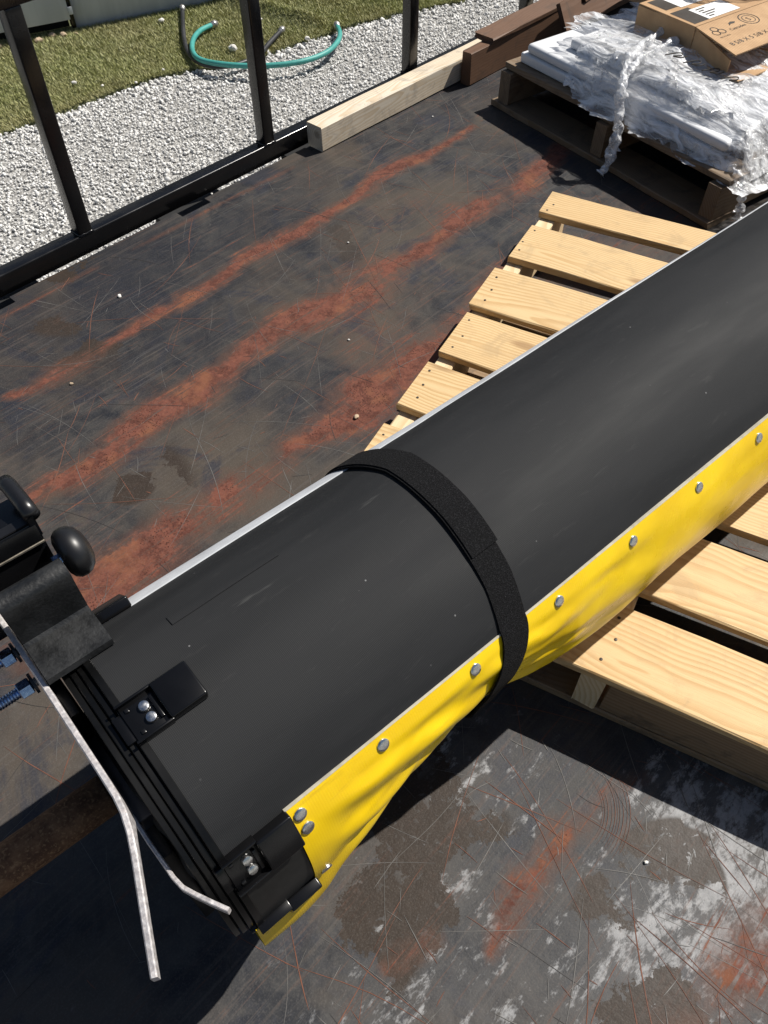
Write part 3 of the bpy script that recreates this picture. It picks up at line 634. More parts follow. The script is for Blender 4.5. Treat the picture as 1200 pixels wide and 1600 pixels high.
for i, y in enumerate((.004, .30, .56, .82, 1.10)):
    link('bottom_board', board('bottom_board', Wtot, .11, .016, .0012, 80 + i, 8), MT['brownwood'], pal, (0, y, .0005))
link('end_board', board('end_board', .43, .018, .085, .0012, 90, 6), MT['brownwood'], pal, (.535, .008, .0175))

# ================================================================== WRAPPED LOAD ON OLD PALLET
KT = R(36); K = (.8468, 1.8792)
op = empty('old_pallet', (*K, 0), KT, 'old dark pallet carrying the film wrapped white load', 'pallet')
for i, y in enumerate((.004, .40, .80)):
    link('stringer', board('stringer', 1.0, .042, .09, .0015, 100 + i, 8), MT['oldwood'], op, (.006, y, .019))
for i, x in enumerate((-.004, .30, .60, .88)):
    link('bottom_board', board('bottom_board', .86, .12 if i == 0 else .10, .0175, .002, 110 + i, 8), MT['oldwood'], op, (x + .12, .0, .001), (0, 0, R(90)))
for i, x in enumerate((.016, .145, .29, .44, .59, .74, .88)):
    link('deck_board', board('deck_board', .845, .11 if i else .105, .018, .002, 120 + i, 8), MT['oldwood'], op, (x + .11, -.004 + .006 * (i % 2), .1105), (0, 0, R(90)))
# white panel stack
pn = empty('white_panel', (*K, 0), KT, 'thick white plastic sheet load on the old pallet', 'panel')
def roundslab(name, x0, x1, y0, y1, z0, z1, rr, seg=5):
    return bevbox(name, x0, x1, y0, y1, z0, z1, rr, seg)
link('panel_sheet', roundslab('panel_sheet', .052, .92, .10, .815, .1295, .158, .006), MT['panel'], pn)
link('panel_sheet', roundslab('panel_sheet', .058, .92, .06, .800, .1585, .186, .012), MT['panel'], pn)
link('panel_sheet', roundslab('panel_sheet', .13, .92, .05, .70, .1865, .214, .012), MT['panel'], pn)
# crumpled film
def film_sheet(name, x0, x1, y0, y1, nx_, ny_, hfun, ragged=.03, amp=.02, seed=0):
    u_, v_ = np.meshgrid(np.linspace(0, 1, nx_), np.linspace(0, 1, ny_), indexing='ij')
    Xf = x0 + (x1 - x0) * u_; Yf = y0 + (y1 - y0) * v_
    e = (fbm(Xf * 17 + seed, Yf * 17, 200 + seed) - .5) * 2 * ragged
    Yf = Yf + e * smooth(v_, .55, 1); Xf = Xf - e * smooth(1 - u_, .6, 1)
    wx = Xf + .05 * (fbm(Xf * 6, Yf * 6, 211) - .5); wy = Yf + .05 * (fbm(Xf * 6 + 4, Yf * 6, 213) - .5)
    th = .55; q1 = wx * math.cos(th) + wy * math.sin(th); q2 = -wx * math.sin(th) + wy * math.cos(th)
    rid = lambda f1, f2, sd: 1 - np.abs(2 * fbm(q1 * f1 + sd, q2 * f2 + sd, 220 + sd, 3) - 1) * 2.2
    cr = .68 * rid(7.5, 2.6, 1) + .24 * rid(19, 7, 2) + .08 * rid(44, 20, 3)
    Zf = hfun(Xf, Yf) + amp * (cr - .45)
    V = np.stack([Xf, Yf, Zf], -1).reshape(-1, 3); ii = np.arange(nx_ * ny_).reshape(nx_, ny_)
    F = np.stack([ii[:-1, :-1], ii[1:, :-1], ii[1:, 1:], ii[:-1, 1:]], -1).reshape(-1, 4)
    me = fastmesh(name, V, F, 4); me.polygons.foreach_set('use_smooth', [True] * len(me.polygons)); return me
def h1(x, y):
    top = .222 + .012 * smooth(x, .05, .4) + .018 * np.exp(-((y - .45) / .15) ** 2)
    front = .118 + (top - .118) * smooth(x, .015, .115) ** .8
    side = .10 + (front - .10) * smooth(y, -.045, .06)
    return side
fw = empty('stretch_film', (*K, 0), KT, 'crumpled clear stretch film draped over the white load', 'plastic film')
link('film_sheet', film_sheet('film_sheet', .018, .92, -.05, .60, 190, 150, h1, .05, .021, 1), MT['film'], fw)
link('film_sheet', film_sheet('film_sheet', .10, .80, -.02, .72, 150, 130, lambda x, y: h1(x, y) + .010, .07, .022, 4), MT['film'], fw)
# twisted film rope hanging over the front edge
def rope(name, pts, rad, seed, n=14, k=70):
    P = smooth_path(pts, k); r_ = random.Random(seed); me = tube(name, P, lambda t: rad * (1 + .35 * math.sin(t * 23 + seed) + .25 * math.sin(t * 57)), n)
    for v in me.vertices:
        q = mnoise.noise_vector(v.co * 70 + Vector((seed, 0, 0))); v.co += q * rad * .55
    me.update(); return me
link('film_tail', rope('film_tail', [(.30, .50, .27), (.20, .475, .262), (.10, .45, .25), (.03, .40, .222), (.004, .375, .19), (-.008, .355, .13), (-.02, .345, .075), (-.03, .345, .03), (-.045, .35, .012)], .012, 3), MT['film'], fw)
link('film_tail', rope('film_tail', [(.26, .43, .262), (.16, .43, .258), (.08, .415, .245), (.02, .39, .21), (-.002, .372, .17), (-.004, .352, .12), (-.006, .335, .07)], .009, 8), MT['film'], fw)
link('film_tail', rope('film_tail', [(.33, .62, .27), (.37, .58, .275), (.42, .50, .335), (.50, .45, .35), (.60, .40, .345), (.72, .36, .34)], .013, 5), MT['film'], fw)
link('film_tail', rope('film_tail', [(.06, .03, .14), (.05, -.02, .12), (.05, -.035, .07), (.052, -.04, .03)], .010, 9), MT['film'], fw)

# cardboard carton lying open on the film
bxo = empty('cardboard_carton', (*K, .235), KT, 'open brown cardboard carton with printed flap lying on the film wrapped load', 'carton')
def slab_quad(name, p, t=.0035, nu=8, nv=8, warp=.004, seed=0):
    """bent cardboard sheet from four corners p00,p10,p11,p01 with real thickness"""
    p = [Vector(x) for x in p]; V = []; F = []; nrm = (p[1] - p[0]).cross(p[3] - p[0]).normalized()
    for side in (0, 1):
        for i in range(nu + 1):
            for j in range(nv + 1):
                a, b = i / nu, j / nv; q = p[0] * (1 - a) * (1 - b) + p[1] * a * (1 - b) + p[2] * a * b + p[3] * (1 - a) * b
                q = q + nrm * (warp * mnoise.noise(q * 9 + Vector((seed, 0, 0))) - t * side); V.append(q)
    m_ = (nu + 1) * (nv + 1); ix = lambda s_, i, j: s_ * m_ + i * (nv + 1) + j
    for i in range(nu):
        for j in range(nv):
            F.append((ix(0, i, j), ix(0, i + 1, j), ix(0, i + 1, j + 1), ix(0, i, j + 1))); F.append((ix(1, i, j), ix(1, i, j + 1), ix(1, i + 1, j + 1), ix(1, i + 1, j)))
    for i in range(nu):
        F.append((ix(0, i, 0), ix(1, i, 0), ix(1, i + 1, 0), ix(0, i + 1, 0))); F.append((ix(0, i, nv), ix(0, i + 1, nv), ix(1, i + 1, nv), ix(1, i, nv)))
    for j in range(nv):
        F.append((ix(0, 0, j), ix(0, 0, j + 1), ix(1, 0, j + 1), ix(1, 0, j))); F.append((ix(0, nu, j), ix(1, nu, j), ix(1, nu, j + 1), ix(0, nu, j + 1)))
    return mesh(name, V, F)
cx0, cx1, cy0, cy1, ct = .262, .62, .385, .585, .075
link('top_panel', slab_quad('top_panel', [(cx0, cy0, ct), (cx1, cy0, ct), (cx1, cy1, ct), (cx0, cy1, ct)], warp=0, seed=1), MT['card'], bxo)
link('side_panel', slab_quad('side_panel', [(cx0 + .002, cy0, .0), (cx0, cy0, ct - .004), (cx0, cy1, ct - .004), (cx0 + .002, cy1, .0)], warp=.004, seed=2), MT['card'], bxo)
link('side_panel', slab_quad('side_panel', [(cx1, cy0, ct - .004), (cx1, cy0, .0), (cx1, cy1, .0), (cx1, cy1, ct - .004)], warp=.004, seed=3), MT['card'], bxo)
link('bottom_panel', slab_quad('bottom_panel', [(cx0, cy0, .004), (cx1, cy0, .004), (cx1, cy1, .004), (cx0, cy1, .004)], warp=.003, seed=4), MT['card'], bxo)
fz = .066
flap = link('top_flap', slab_quad('top_flap', [(cx0 - .035, cy0 - .165, fz), (cx1 - .02, cy0 - .165, fz), (cx1, cy0 - .002, ct), (cx0, cy0 - .002, ct)], warp=0, seed=5), MT['card'], bxo)
link('bottom_flap', slab_quad('bottom_flap', [(cx0 - .04, cy0 - .20, .012), (cx1, cy0 - .18, .0), (cx1, cy0 - .003, .004), (cx0, cy0 - .003, .004)], warp=.006, seed=6), MT['card'], bxo)
link('side_flap', slab_quad('side_flap', [(cx0 - .012, cy0 - .14, .0), (cx0 - .030, cy0 - .15, .045), (cx0, cy0 - .003, ct - .006), (cx0, cy0 - .003, .004)], warp=.005, seed=7), MT['card'], bxo)
ob = empty('added_carton', (*K, .222), KT, 'brown carton added at the back corner to shade the scrap boards', 'carton')  # carton added mostly out of view to cast shade on the boards
for nm, q in (('front_panel', [(.46, .60, 0), (.46, .60, .24), (.46, .86, .24), (.46, .86, 0)]), ('side_panel', [(.46, .86, 0), (.46, .86, .24), (.84, .86, .24), (.84, .86, 0)]), ('back_panel', [(.84, .86, 0), (.84, .86, .24), (.84, .60, .24), (.84, .60, 0)]),
              ('side_panel', [(.84, .60, 0), (.84, .60, .24), (.46, .60, .24), (.46, .60, 0)]), ('top_panel', [(.459, .599, .2405), (.841, .599, .2405), (.841, .861, .2405), (.459, .861, .2405)])):
    link(nm, slab_quad(nm, q, warp=.003, seed=len(nm)), MT['card'], ob)
# printing on the flap (flap surface is nearly flat: z from fz at its lip to ct at the fold)
def flap_z(x, y): return fz + (ct - fz) * (y - (cy0 - .165)) / .163 + .0004
def text(name, body, size, x, y, mat=MT['ink'], rot=0.0, zf=flap_z, parent=bxo, shear=0):
    cu = bpy.data.curves.new(name, 'FONT'); cu.body = body; cu.size = size; cu.extrude = 0; cu.resolution_u = 2; cu.shear = shear; cu.align_x = 'LEFT'
    t = bpy.data.objects.new(name + '_tmp', cu); COL.objects.link(t)
    dg = bpy.context.evaluated_depsgraph_get(); me = bpy.data.meshes.new_from_object(t.evaluated_get(dg)); bpy.data.objects.remove(t)
    V = np.array([v.co[:] for v in me.vertices]); cr, sr = math.cos(rot), math.sin(rot)
    for i, v in enumerate(me.vertices):
        vx, vy = v.co.x * cr - v.co.y * sr, v.co.x * sr + v.co.y * cr; v.co = (x + vx, y + vy, zf(x + vx, y + vy) + v.co.z)
    me.materials.clear(); o = link(name, me, mat, parent); return o
def ring(name, x, y, r0, r1, zf=flap_z, n=32, mat=MT['ink']):
    V = []; F = []
    for k in range(n):
        a = 2 * math.pi * k / n
        for r_ in (r0, r1): px, py = x + r_ * math.cos(a), y + r_ * math.sin(a); V.append((px, py, zf(px, py)))
    for k in range(n): a, b = 2 * k, 2 * ((k + 1) % n); F.append((a, a + 1, b + 1, b))
    return link(name, mesh(name, V, F), mat, bxo)
text('print_text', '8 5/8 X 5 5/8 X 12', .0235, cx0 + .0, cy0 - .128)
text('print_text', 'Cascades', .017, cx0 + .066, cy0 - .068)
text('print_text', 'RECYCLABLE', .007, cx0 + .006, cy0 - .083)
for (dx, dy) in ((-.011, -.006), (.011, -.006), (0, .011)): ring('print_mark', cx0 + .030 + dx, cy0 - .050 + dy, .0095, .0125, n=18)
ring('print_mark', cx0 + .165, cy0 - .045, .027, .030); ring('print_mark', cx0 + .165, cy0 - .045, .0175, .0195); text('print_text', 'S', .026, cx0 + .157, cy0 - .054)
lf = [(0, 0), (.012, .006), (.024, .004), (.034, .010), (.020, .016), (.008, .012)]
link('print_mark', mesh('print_mark', [(cx0 + .085 + a, cy0 - .046 + b, flap_z(cx0 + .085, cy0 - .046 + b)) for a, b in lf], [tuple(range(6))]), MT['ink'], bxo)
# dark print band and white shipping label on the top panel
tz = lambda x, y: ct + .0004
def patch(name, x0, x1, y0, y1, mat, dz=0.0, rot=0):
    return link(name, mesh(name, [(x0, y0, tz(0, 0) + dz), (x1, y0, tz(0, 0) + dz), (x1, y1, tz(0, 0) + dz), (x0, y1, tz(0, 0) + dz)], [(0, 1, 2, 3)]), mat, bxo)
patch('print_band', cx0 + .012, cx0 + .085, cy0 + .012, cy0 + .10, MT['ink']); patch('print_band', cx0 + .02, cx0 + .09, cy0 + .12, cy0 + .19, MT['ink'])
patch('shipping_label', cx0 + .07, cx0 + .20, cy0 + .012, cy0 + .085, MT['paper'], .0005); patch('shipping_label', cx0 + .07, cx0 + .19, cy0 + .11, cy0 + .19, MT['paper'], .0005)
for k in range(5):
    patch('print_bar', cx0 + .085, cx0 + .085 + .02 + .016 * (k % 3), cy0 + .022 + k * .012, cy0 + .027 + k * .012, MT['ink'], .0010)
# marker scrawl on the white sheet under the film
def scrawl(pts, parent):
    return link('marker_line', tube('marker_line', smooth_path(pts, 40), .0016, 5), MT['ink'], parent)
for k in range(4):
    b = (.155 + .01 * k, .38 - .055 * k); scrawl([(b[0] + dx, b[1] - dy, .2665 - .004 * k) for dx, dy in ((0, 0), (.03, .008), (.045, .02), (.03, .028), (.012, .018), (.02, .036), (.04, .04))], pn)

# ================================================================== THE BLACK ROLL
AT = R(90 - 49.4); LAT, ZC, RR = -.40, .306, .1845
ca_, sa_ = math.cos(AT), math.sin(AT)          # local X = roll axis
def roll_world(sx, y, z=0.0): return (sx * ca_ - y * sa_, sx * sa_ + y * ca_, z)
roll = empty('belt_roll', roll_world(0, -LAT), AT, 'long black rubber roll with yellow vinyl skirt and bracketed end', 'roll')
S_END = 2.35
def cyl_pt(s, ph, r_): return (s, -math.sin(ph) * r_, ZC + math.cos(ph) * r_)
# view-independent gentle waviness of the belt
def belt_r(S, PH):
    return RR + .0030 * (fbm(S * 2.2 + 4, PH * 1.4 + 3, 301) - .5) * 2 * smooth(S, .03, .2) + .0016 * (fbm(S * 7 + 4, PH * 3, 311) - .5) * smooth(S, .03, .2)
def surf(name, ss, ph, rf, mat, parent=roll, thick=0.0, arc=False):
    S, P = np.meshgrid(ss, ph, indexing='ij')
    if rf is None:   # edge strip: its seam wanders round the roll
        p0 = np.interp(S, [0, .1, .5, 1.0, 1.4, 3], [-40, -40.5, -43, -47.5, -50, -52]); Q = P * 19; P = np.radians(p0 - Q); rf = (RR + .0012) / np.cos(np.radians(Q) * .55) + .0005 * np.sin(S * 9)
    Rr = rf(S, P) if callable(rf) else (rf if isinstance(rf, np.ndarray) else np.full(S.shape, rf))
    V = np.stack([S, -np.sin(P) * Rr, ZC + np.cos(P) * Rr], -1).reshape(-1, 3); ii = np.arange(S.size).reshape(S.shape)
    F = np.stack([ii[:-1, :-1], ii[1:, :-1], ii[1:, 1:], ii[:-1, 1:]], -1).reshape(-1, 4)[:, ::-1]
    if thick:
        R2 = Rr - thick; V2 = np.stack([S, -np.sin(P) * R2, ZC + np.cos(P) * R2], -1).reshape(-1, 3); k0 = len(V)
        bd = np.concatenate([ii[:, 0], ii[-1, 1:], ii[-2::-1, -1], ii[0, -2:0:-1]]); nb = np.roll(bd, -1)
        F = np.vstack([F, (F + k0)[:, ::-1], np.stack([bd, nb, nb + k0, bd + k0], -1)]); V = np.vstack([V, V2])
    me = fastmesh(name, V, F, 4); me.polygons.foreach_set('use_smooth', [True] * len(me.polygons)); me.set_sharp_from_angle(angle=R(50))
    if arc:
        av = (P * RR).ravel(); add_float(me, 'arc', np.concatenate([av, av]) if thick else av)
    return link(name, me, mat, parent)
SEAM = R(54.8)
ss = np.unique(np.concatenate([np.linspace(.02, 1.5, 150), np.linspace(1.5, S_END, 20)]))
surf('belt', ss, np.linspace(R(-200), SEAM, 130), belt_r, MT['belt'], thick=.006, arc=True)
surf('core_tube', np.array([.0, .3, .8, 1.4, S_END - .01]), np.linspace(R(-180), R(180), 72), RR - .030, MT['capring'])
# skirt: yellow vinyl from the seam down and under
dS = [.0, .10, .18, .24, .28, .353, .40, .44, .5, .6, .71, 3]; dD = [0, 0, .008, .019, .027, .034, .032, .022, .010, .004, .001, 0]
def skirt_r(S, P):
    D = np.interp(S, dS, dD); pd = np.degrees(P)
    r_ = RR + .0026 - D * smooth(pd, 60, 98)
    near = np.exp(-((S - .40) / .15) ** 2); left = (S < .40)
    wp = pd + 12 * (fbm(S * 9, pd * .05, 321) - .5) + (S - .40) * np.where(S < .4, 80, -60)
    fold = np.sin(R(1) * wp * 17.0) * .55 + np.sin(R(1) * wp * 29 + 1.2) * .35
    env = smooth(pd, 58, 66) * smooth(S, .105, .2)
    r_ = r_ + env * near * .0050 * fold
    dg_ = (pd - 58) - (S - .10) * 70 + 10 * (fbm(S * 5, pd * .04, 341) - .5)
    r_ = r_ + .0036 * np.sin(2 * np.pi * dg_ / 21.0) * smooth(S, .105, .17) * (1 - smooth(S, .33, .42)) * smooth(pd, 59, 68)
    dh_ = (pd - 60) + (S - .43) * 34 + 10 * (fbm(S * 5, pd * .04, 343) - .5)
    r_ = r_ + .0024 * np.sin(2 * np.pi * dh_ / 22.0) * smooth(S, .42, .47) * (1 - smooth(S, .55, .72)) * smooth(pd, 59, 68)
    r_ = r_ + env * .0018 * (fbm(S * 6 + 2, pd * .07 + S * 3, 331) - .5) * 2 + .0022 * env * np.sin(S * 21 + pd * .08) * np.exp(-((S - .62) / .22) ** 2)
    return r_
sk = np.unique(np.concatenate([np.linspace(.089, .75, 260), np.linspace(.75, 1.3, 70), np.linspace(1.3, S_END, 20)]))
surf('yellow_skirt', sk, np.linspace(SEAM - R(.3), R(150), 110), skirt_r, MT['vinyl'], thick=.0012)
# pale cut edge along the seam
surf('seam_edge', sk, np.linspace(SEAM - R(1.0), SEAM - R(.32), 3), lambda S, P: skirt_r(S, P * 0 + SEAM) + .0006, MT['edge'], thick=.004)
# lower loose layer flaring out at the near end
def low_r(S, P):
    pd = np.degrees(P); fl = 1 - smooth(S, .05, .27)
    return skirt_r(S, P) - .0020 + .0012 * fl + .034 * fl * smooth(pd, 97, 128) + .0015 * np.sin(S * 40 + pd * .2) * fl
surf('yellow_skirt', np.linspace(.013, .34, 70), np.linspace(R(97.5), R(150), 44), low_r, MT['vinyl'], thick=.0012)
# pale strip along the other edge
surf('pale_edge_strip', np.linspace(.045, S_END, 120), np.linspace(0, 1, 10), None, MT['pale'], thick=.0015)
# lifted patch and crease marks on the belt
def patch_on(name, s0, s1, p0, p1, r_, mat, th=.0006): return surf(name, np.linspace(s0, s1, 16), np.linspace(R(p0), R(p1), 8), r_, mat, thick=th)
surf('belt_patch', np.linspace(.105, .235, 14), np.linspace(R(-19), R(-14.5), 4), lambda S, P: belt_r(S, P) + .0011, MT['belt'], thick=.001, arc=True)
# rivets
riv = lathe('rivet', [(.0078, -.001), (.0078, .0008), (.0070, .0015), (.0045, .0018), (.0018, .0019)], 20)
for (s_, p_) in [(.1005, 58.6), (.101, 64.6), (.1035, 97.0), (.205, 58.3), (.335, 58.6), (.468, 58.9), (.601, 59.4), (.733, 59.6), (.867, 59.8), (1.0, 59.8), (1.133, 59.8)]:
    r_ = float(skirt_r(np.array([s_]), np.array([R(p_)]))[0]); o = link('rivet', riv, MT['steel'], roll, cyl_pt(s_, R(p_), r_ + .0004), (R(p_), 0, 0)); o.scale = (.92, .92, 1)
# ----- end rings and cap
def ring_part(name, s0, s1, r0, r1, mat, bev=.001):
    prof = [(r0, s0), (r1 - bev, s0), (r1, s0 + bev), (r1, s1 - bev), (r1 - bev, s1), (r0, s1)]
    return link(name, lathe(name, prof, 96, 'X'), mat, roll, (0, 0, ZC))
for (s0_, s1_, r_) in ((.0165, .024, RR + .0020), (.0090, .0150, RR - .0020), (.0015, .0075, RR - .0042), (-.0060, .0, RR - .0062)):
    ring_part('end_ring', s0_, s1_, .10, r_, MT['ringplastic'], .0007)
for (s0_, s1_, r_) in ((.0145, .0170, RR - .006), (.0070, .0095, RR - .009), (-.0005, .0020, RR - .011)): ring_part('ring_gap', s0_, s1_, .08, r_, MT['dark'])
link('end_cap', lathe('end_cap', [(.03, -.010), (.10, -.010), (.12, -.004), (.15, -.004), (.158, .012)], 64, 'X'), MT['dark'], roll, (0, 0, ZC))
# black end panel between belt end and skirt
surf('end_panel', np.linspace(.024, .0885, 8), np.linspace(SEAM + R(.2), R(150), 60), RR + .0005, MT['capring'], thick=.004)
# ----- clips
cov_me = bevbox('cover', .052, .0905, -.0205, .0205, .0, .0135, .0022, 3)
tray_me = bevbox('tray', .018, .0525, -.0205, .0205, .0, .0052, .0008, 2)
wall_me = bevbox('tray_wall', .016, .0535, -.0215, -.0188, -.001, .0105, .0008, 2)
rib_me = bevbox('rib', .0455, .0490, -.0125, .0125, .004, .0085, .0006, 2); lip_me = bevbox('hook', .0085, .0185, -.0150, .0150, -.010, .0030, .001, 2)
scr_me = lathe('screw', [(.0056, .005), (.0056, .0072), (.0048, .0088), (.0025, .0094)], 16)
slot_me = bevbox('pin', -.0022, .0022, -.0022, .0022, .004, .0068, .0008, 2)
for k, p_ in enumerate((-46.0, 7.3, 60.3, 103.0)):
    cl = link('clip', cov_me, MT['plastic'], roll, (0, -math.sin(R(p_)) * (RR - .0008), ZC + math.cos(R(p_)) * (RR - .0008)), (R(p_), 0, 0))
    link('tray', tray_me, MT['plastic'], cl); link('tray_wall', wall_me, MT['plastic'], cl); o = link('tray_wall', wall_me, MT['plastic'], cl); o.scale = (1, -1, 1)
    link('rib', rib_me, MT['galv'] if False else MT['plastic'], cl); link('hook', lip_me, MT['plastic'], cl)
    for y in (.0068, -.0062): link('screw', scr_me, MT['steel'], cl, (.0385, y, 0), (0, 0, y * 90))
    for (x, y) in ((.024, .013), (.026, -.013)): link('pin', slot_me, MT['plastic'], cl, (x, y, 0))
# ----- axle, flange, plates, bracket (roll frame: x = s, y = -(lat - LAT))
Yl = lambda lat: -(lat - LAT)
link('axle_pipe', tube('axle_pipe', [(-.034, Yl(-.446), .262), (-.10, Yl(-.447), .262), (-.5, Yl(-.450), .262), (-.62, Yl(-.451), .262)], .0245, 28), MT['pipe'], roll)
fl = link('axle_flange', bevbox('axle_flange', -.0235, -.0012, Yl(-.334), Yl(-.442), .20, .40, .003), MT['flange'], roll)
link('dark_filler', bevbox('dark_filler', -.0222, -.0085, Yl(-.30), Yl(-.575), .13, .375, .002), MT['ringplastic'], roll)  # dark filler added to black out the gap beside the end rings
link('dark_filler', bevbox('dark_filler', -.0222, -.0085, Yl(-.4425), Yl(-.575), .3755, .452, .002), MT['ringplastic'], roll)
hexp = [(.0075, 0), (.0082, .001), (.0082, .0065), (.0070, .0080)]
hex_me = lathe('hex_bolt', hexp, 6, 'X')
for (l_, z_) in ((-.428, .389), (-.346, .389), (-.428, .215), (-.346, .215)): link('bolt', hex_me, MT['bolt'], fl, (-.0013, Yl(l_), z_))
link('hub', lathe('hub', [(.045, -.012), (.05, -.010), (.05, .0), (.03, .004)], 32, 'X'), MT['flange'], roll, (-.002, Yl(-.42), .305))
def bar(name, path, th, hgts, mat, bev=.0012):
    """flat bar standing on edge; path = (s, lat, ztop); th thickness, hgts = height below the top at each point"""
    V = []; F = []; P = [Vector((a, Yl(b), 0)) for a, b, _ in path]; n_ = len(path)
    for i in range(n_):
        t = (P[min(i + 1, n_ - 1)] - P[max(i - 1, 0)]).normalized(); nn = Vector((-t.y, t.x, 0)); zt, hh = path[i][2], hgts[i]
        for (o_, z_) in ((-th / 2 + bev, zt), (th / 2 - bev, zt), (th / 2, zt - bev), (th / 2, zt - hh + bev), (th / 2 - bev, zt - hh), (-th / 2 + bev, zt - hh), (-th / 2, zt - hh + bev), (-th / 2, zt - bev)):
            q = P[i] + nn * o_; V.append((q.x, q.y, z_))
    for i in range(n_ - 1):
        for k in range(8): a, b = i * 8 + k, i * 8 + (k + 1) % 8; F.append((a, b, b + 8, a + 8))
    F.append(tuple(range(7, -1, -1))); F.append(tuple(range((n_ - 1) * 8, n_ * 8)))
    return mesh(name, V, F)
def at_roll(px, py, z): p = at(px, py, z); return (p.x * ca_ + p.y * sa_, -(-p.x * sa_ + p.y * ca_), z)
pp = []
for (x, y, z, h_) in [(-40, 912, .478, .12), (0, 968, .478, .12), (30, 1011, .478, .12), (100, 1119, .478, .10), (160, 1211, .478, .07), (180, 1243, .477, .05), (192, 1268, .476, .035), (202, 1300, .474, .018), (209, 1335, .470, .014), (217, 1385, .462, .014), (228, 1455, .450, .014), (240, 1528, .438, .014)]:
    pp.append((*at_roll(x, y, z), h_))
pp2 = [Vector(p) for p in pp]
link('steel_plate', bar('steel_plate', [p[:3] for p in pp], .0060, [p[3] for p in pp], MT['galv']), MT['galv'], roll)
p2 = [(*at_roll(x, y, z), .02) for (x, y, z) in [(205, 1272, .40), (232, 1315, .405), (258, 1352, .41), (270, 1370, .413), (285, 1386, .416), (305, 1397, .418), (330, 1409, .42), (357, 1421, .42)]]
link('steel_strip', bar('steel_strip', [p[:3] for p in p2], .0042, [.012] * len(p2), MT['galv'], .0008), MT['galv'], roll)
# studs with nuts through the plate
for (x, y, z) in ((14, 1026, .395), (42, 1074, .385)):
    p = at_roll(x, y, z); st = link('stud', tube('stud', [(p[0] + .02, Yl(p[1]), z), (p[0] - .045, Yl(p[1]), z), (p[0] - .075, Yl(p[1]), z)], .0055, 12), MT['steel'], roll)
    link('nut', lathe('nut', [(.0095, -.007), (.0105, -.006), (.0105, .006), (.0095, .007)], 6, 'X'), MT['bolt'], st, (p[0] - .002, Yl(p[1]), z))
    link('thread', lathe('thread', [(.0068 if i % 2 else .0058, -.009 - i * .0016) for i in range(16)], 12, 'X'), MT['bolt'], st, (p[0], Yl(p[1]), z))
    link('washer', lathe('washer', [(.0125, .006), (.0125, .009)], 16, 'X'), MT['flange'], st, (p[0], Yl(p[1]), z))
# black bent bracket, a profile in (lat, z) drawn out along the axis
def prism(name, prof, s0, s1, mat, bev=.0015, skew=0.0):
    bm = bmesh.new(); a = [bm.verts.new((s0, Yl(l_), z_)) for l_, z_ in prof]; b = [bm.verts.new((s1 + skew * i, Yl(l_), z_)) for i, (l_, z_) in enumerate(prof)]; n_ = len(prof)
    for i in range(n_): bm.faces.new((a[i], a[(i + 1) % n_], b[(i + 1) % n_], b[i]))
    bm.faces.new(a[::-1]); bm.faces.new(b); bmesh.ops.recalc_face_normals(bm, faces=bm.faces)
    if bev: bmesh.ops.bevel(bm, geom=list(bm.edges), offset=bev, segments=2, affect='EDGES', clamp_overlap=True)
    me = bpy.data.meshes.new(name); bm.to_mesh(me); bm.free(); me.polygons.foreach_set('use_smooth', [True] * len(me.polygons)); me.set_sharp_from_angle(angle=R(40))
    return me
arcp = lambda cx, cz, r_, a0, a1, n_=7: [(cx + r_ * math.cos(R(a0 + (a1 - a0) * i / n_)), cz + r_ * math.sin(R(a0 + (a1 - a0) * i / n_))) for i in range(n_ + 1)]
# outer skin: from far lower left, over a rounded bend, down the slope to the front lip
prof = [(-.556, .490)] + arcp(-.5345, .5355, .0135, 180, 20) + [(-.522, .520), (-.5195, .489), (-.516, .4858), (-.4715, .4852), (-.4695, .4790), (-.4700, .4786), (-.520, .4790), (-.526, .483), (-.529, .520), (-.5345, .530), (-.543, .527), (-.5495, .490)]
link('bracket', prism('bracket', prof, -.018, .0515, MT['dusty'], 0), MT['dusty'], roll)
ub = link('clamp_block', prism('clamp_block', [(-.640, .43), (-.640, .552), (-.598, .560), (-.585, .560), (-.583, .5575), (-.583, .43)], -1.0, .052, MT['plastic'], .0012), MT['plastic'], roll)
link('clamp_seam', prism('clamp_seam', [(-.5835, .5335), (-.5835, .5355), (-.5815, .5355), (-.5815, .5335)], -1.0, .0515, MT['edge'], 0), MT['edgedark'], ub)
link('clamp_lip', prism('clamp_lip', [(-.598, .5605), (-.598, .5625), (-.5862, .5625), (-.5862, .5605)], -1.0, .050, MT['plastic'], .0006), MT['rubber'], ub)
link('clamp_arm', tube('clamp_arm', [(.050, Yl(-.640), .574), (.0515, Yl(-.632), .574), (.0525, Yl(-.60), .573), (.0525, Yl(-.584), .572)], .0085, 16), MT['rubber'], ub)
link('clamp_arm', prism('clamp_arm', [(-.632, .54), (-.632, .572), (-.584, .570), (-.584, .54)], .0455, .0535, MT['plastic'], .001), MT['rubber'], ub)
kb = link('rubber_bumper', lathe('rubber_bumper', [(.006, .0), (.018, .0005), (.0235, .003), (.0272, .008), (.0278, .014), (.0262, .020), (.0215, .0255), (.0145, .0290), (.007, .0303), (.0015, .0306)], 36, 'X'), MT['rubber'], roll, (.0545, Yl(-.562), .522))
link('bumper_bolt', lathe('bumper_bolt', [(.006, -.008), (.006, .003)], 6, 'X'), MT['bolt'], kb)

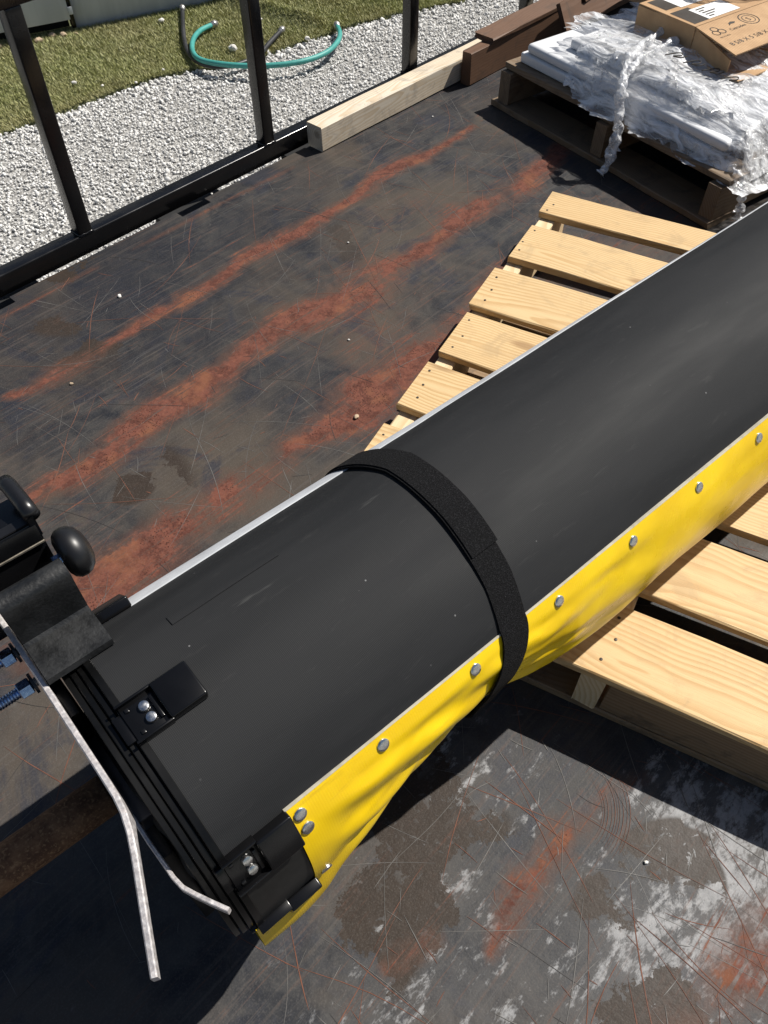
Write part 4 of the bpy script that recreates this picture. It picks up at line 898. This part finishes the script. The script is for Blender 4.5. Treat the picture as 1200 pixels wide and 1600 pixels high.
# ================================================================== STRAP round the roll (a thing of its own)
def strap_centre(pd): return np.interp(pd, [-180, -44, -20, 10, 37, 58, 75, 100, 180], [.400, .405, .419, .4155, .408, .396, .374, .365, .400])
def strap_r(S, P):
    pd = np.degrees(P); base = np.where(pd > 54, np.maximum(skirt_r(np.clip(S * 0 + .40, .09, 2), P) , RR - .031), RR + .0005)
    return base
def strap_mesh(name, p0, p1, wid, off, th, shift=0.0, n_=150):
    ph = np.linspace(R(p0), R(p1), n_); pd = np.degrees(ph); V = []; ws = np.linspace(-.5, .5, 7)
    for k in range(n_):
        pdk = (pd[k] + 180) % 360 - 180; s0 = float(strap_centre(pdk)) + shift
        pk = np.array([R(pdk)]); D = float(np.interp(.39, dS, dD)) * float(smooth(np.array([pdk]), 60, 98)[0]) * (1 - float(smooth(np.array([pdk]), 125, 178)[0])) if pdk > 54 else 0.0
        r_ = RR + .0018 + (.0022 if pdk > 54 else 0) - D * .80 + off
        for t in ws: V.append(cyl_pt(s0 + t * wid, R(pdk), r_ + th))
        for t in ws: V.append(cyl_pt(s0 + t * wid, R(pdk), r_))
    F = []; m_ = 14
    for k in range(n_ - 1):
        b = k * m_
        for j in range(6): F.append((b + j, b + j + 1, b + m_ + j + 1, b + m_ + j)); F.append((b + 7 + j, b + m_ + 7 + j, b + m_ + 8 + j, b + 8 + j))
        F.append((b, b + m_, b + m_ + 7, b + 7)); F.append((b + 6, b + 13, b + m_ + 13, b + m_ + 6))
    F.append(tuple([0, 7, 8, 9, 10, 11, 12, 13, 6, 5, 4, 3, 2, 1])); b = (n_ - 1) * m_; F.append(tuple(b + q for q in [0, 1, 2, 3, 4, 5, 6, 13, 12, 11, 10, 9, 8, 7]))
    me = mesh(name, V, F, True); me.set_sharp_from_angle(angle=R(40)); return me
st = empty('hook_loop_strap', roll_world(.40, -LAT), AT, 'black fuzzy hook and loop strap cinched round the roll', 'strap')
o = link('strap_band', strap_mesh('strap_band', -200, 158, .0385, 0, .0026), MT['velvet'], st, (-.40, 0, 0))
o = link('strap_overlap', strap_mesh('strap_overlap', -110, 27, .0385, .0027, .0016, .0025), MT['velvet'], st, (-.40, 0, 0))

scene.render.engine = 'CYCLES'
cy = scene.cycles; cy.max_bounces = 6; cy.diffuse_bounces = 3; cy.glossy_bounces = 3; cy.transmission_bounces = 3; cy.transparent_max_bounces = 8
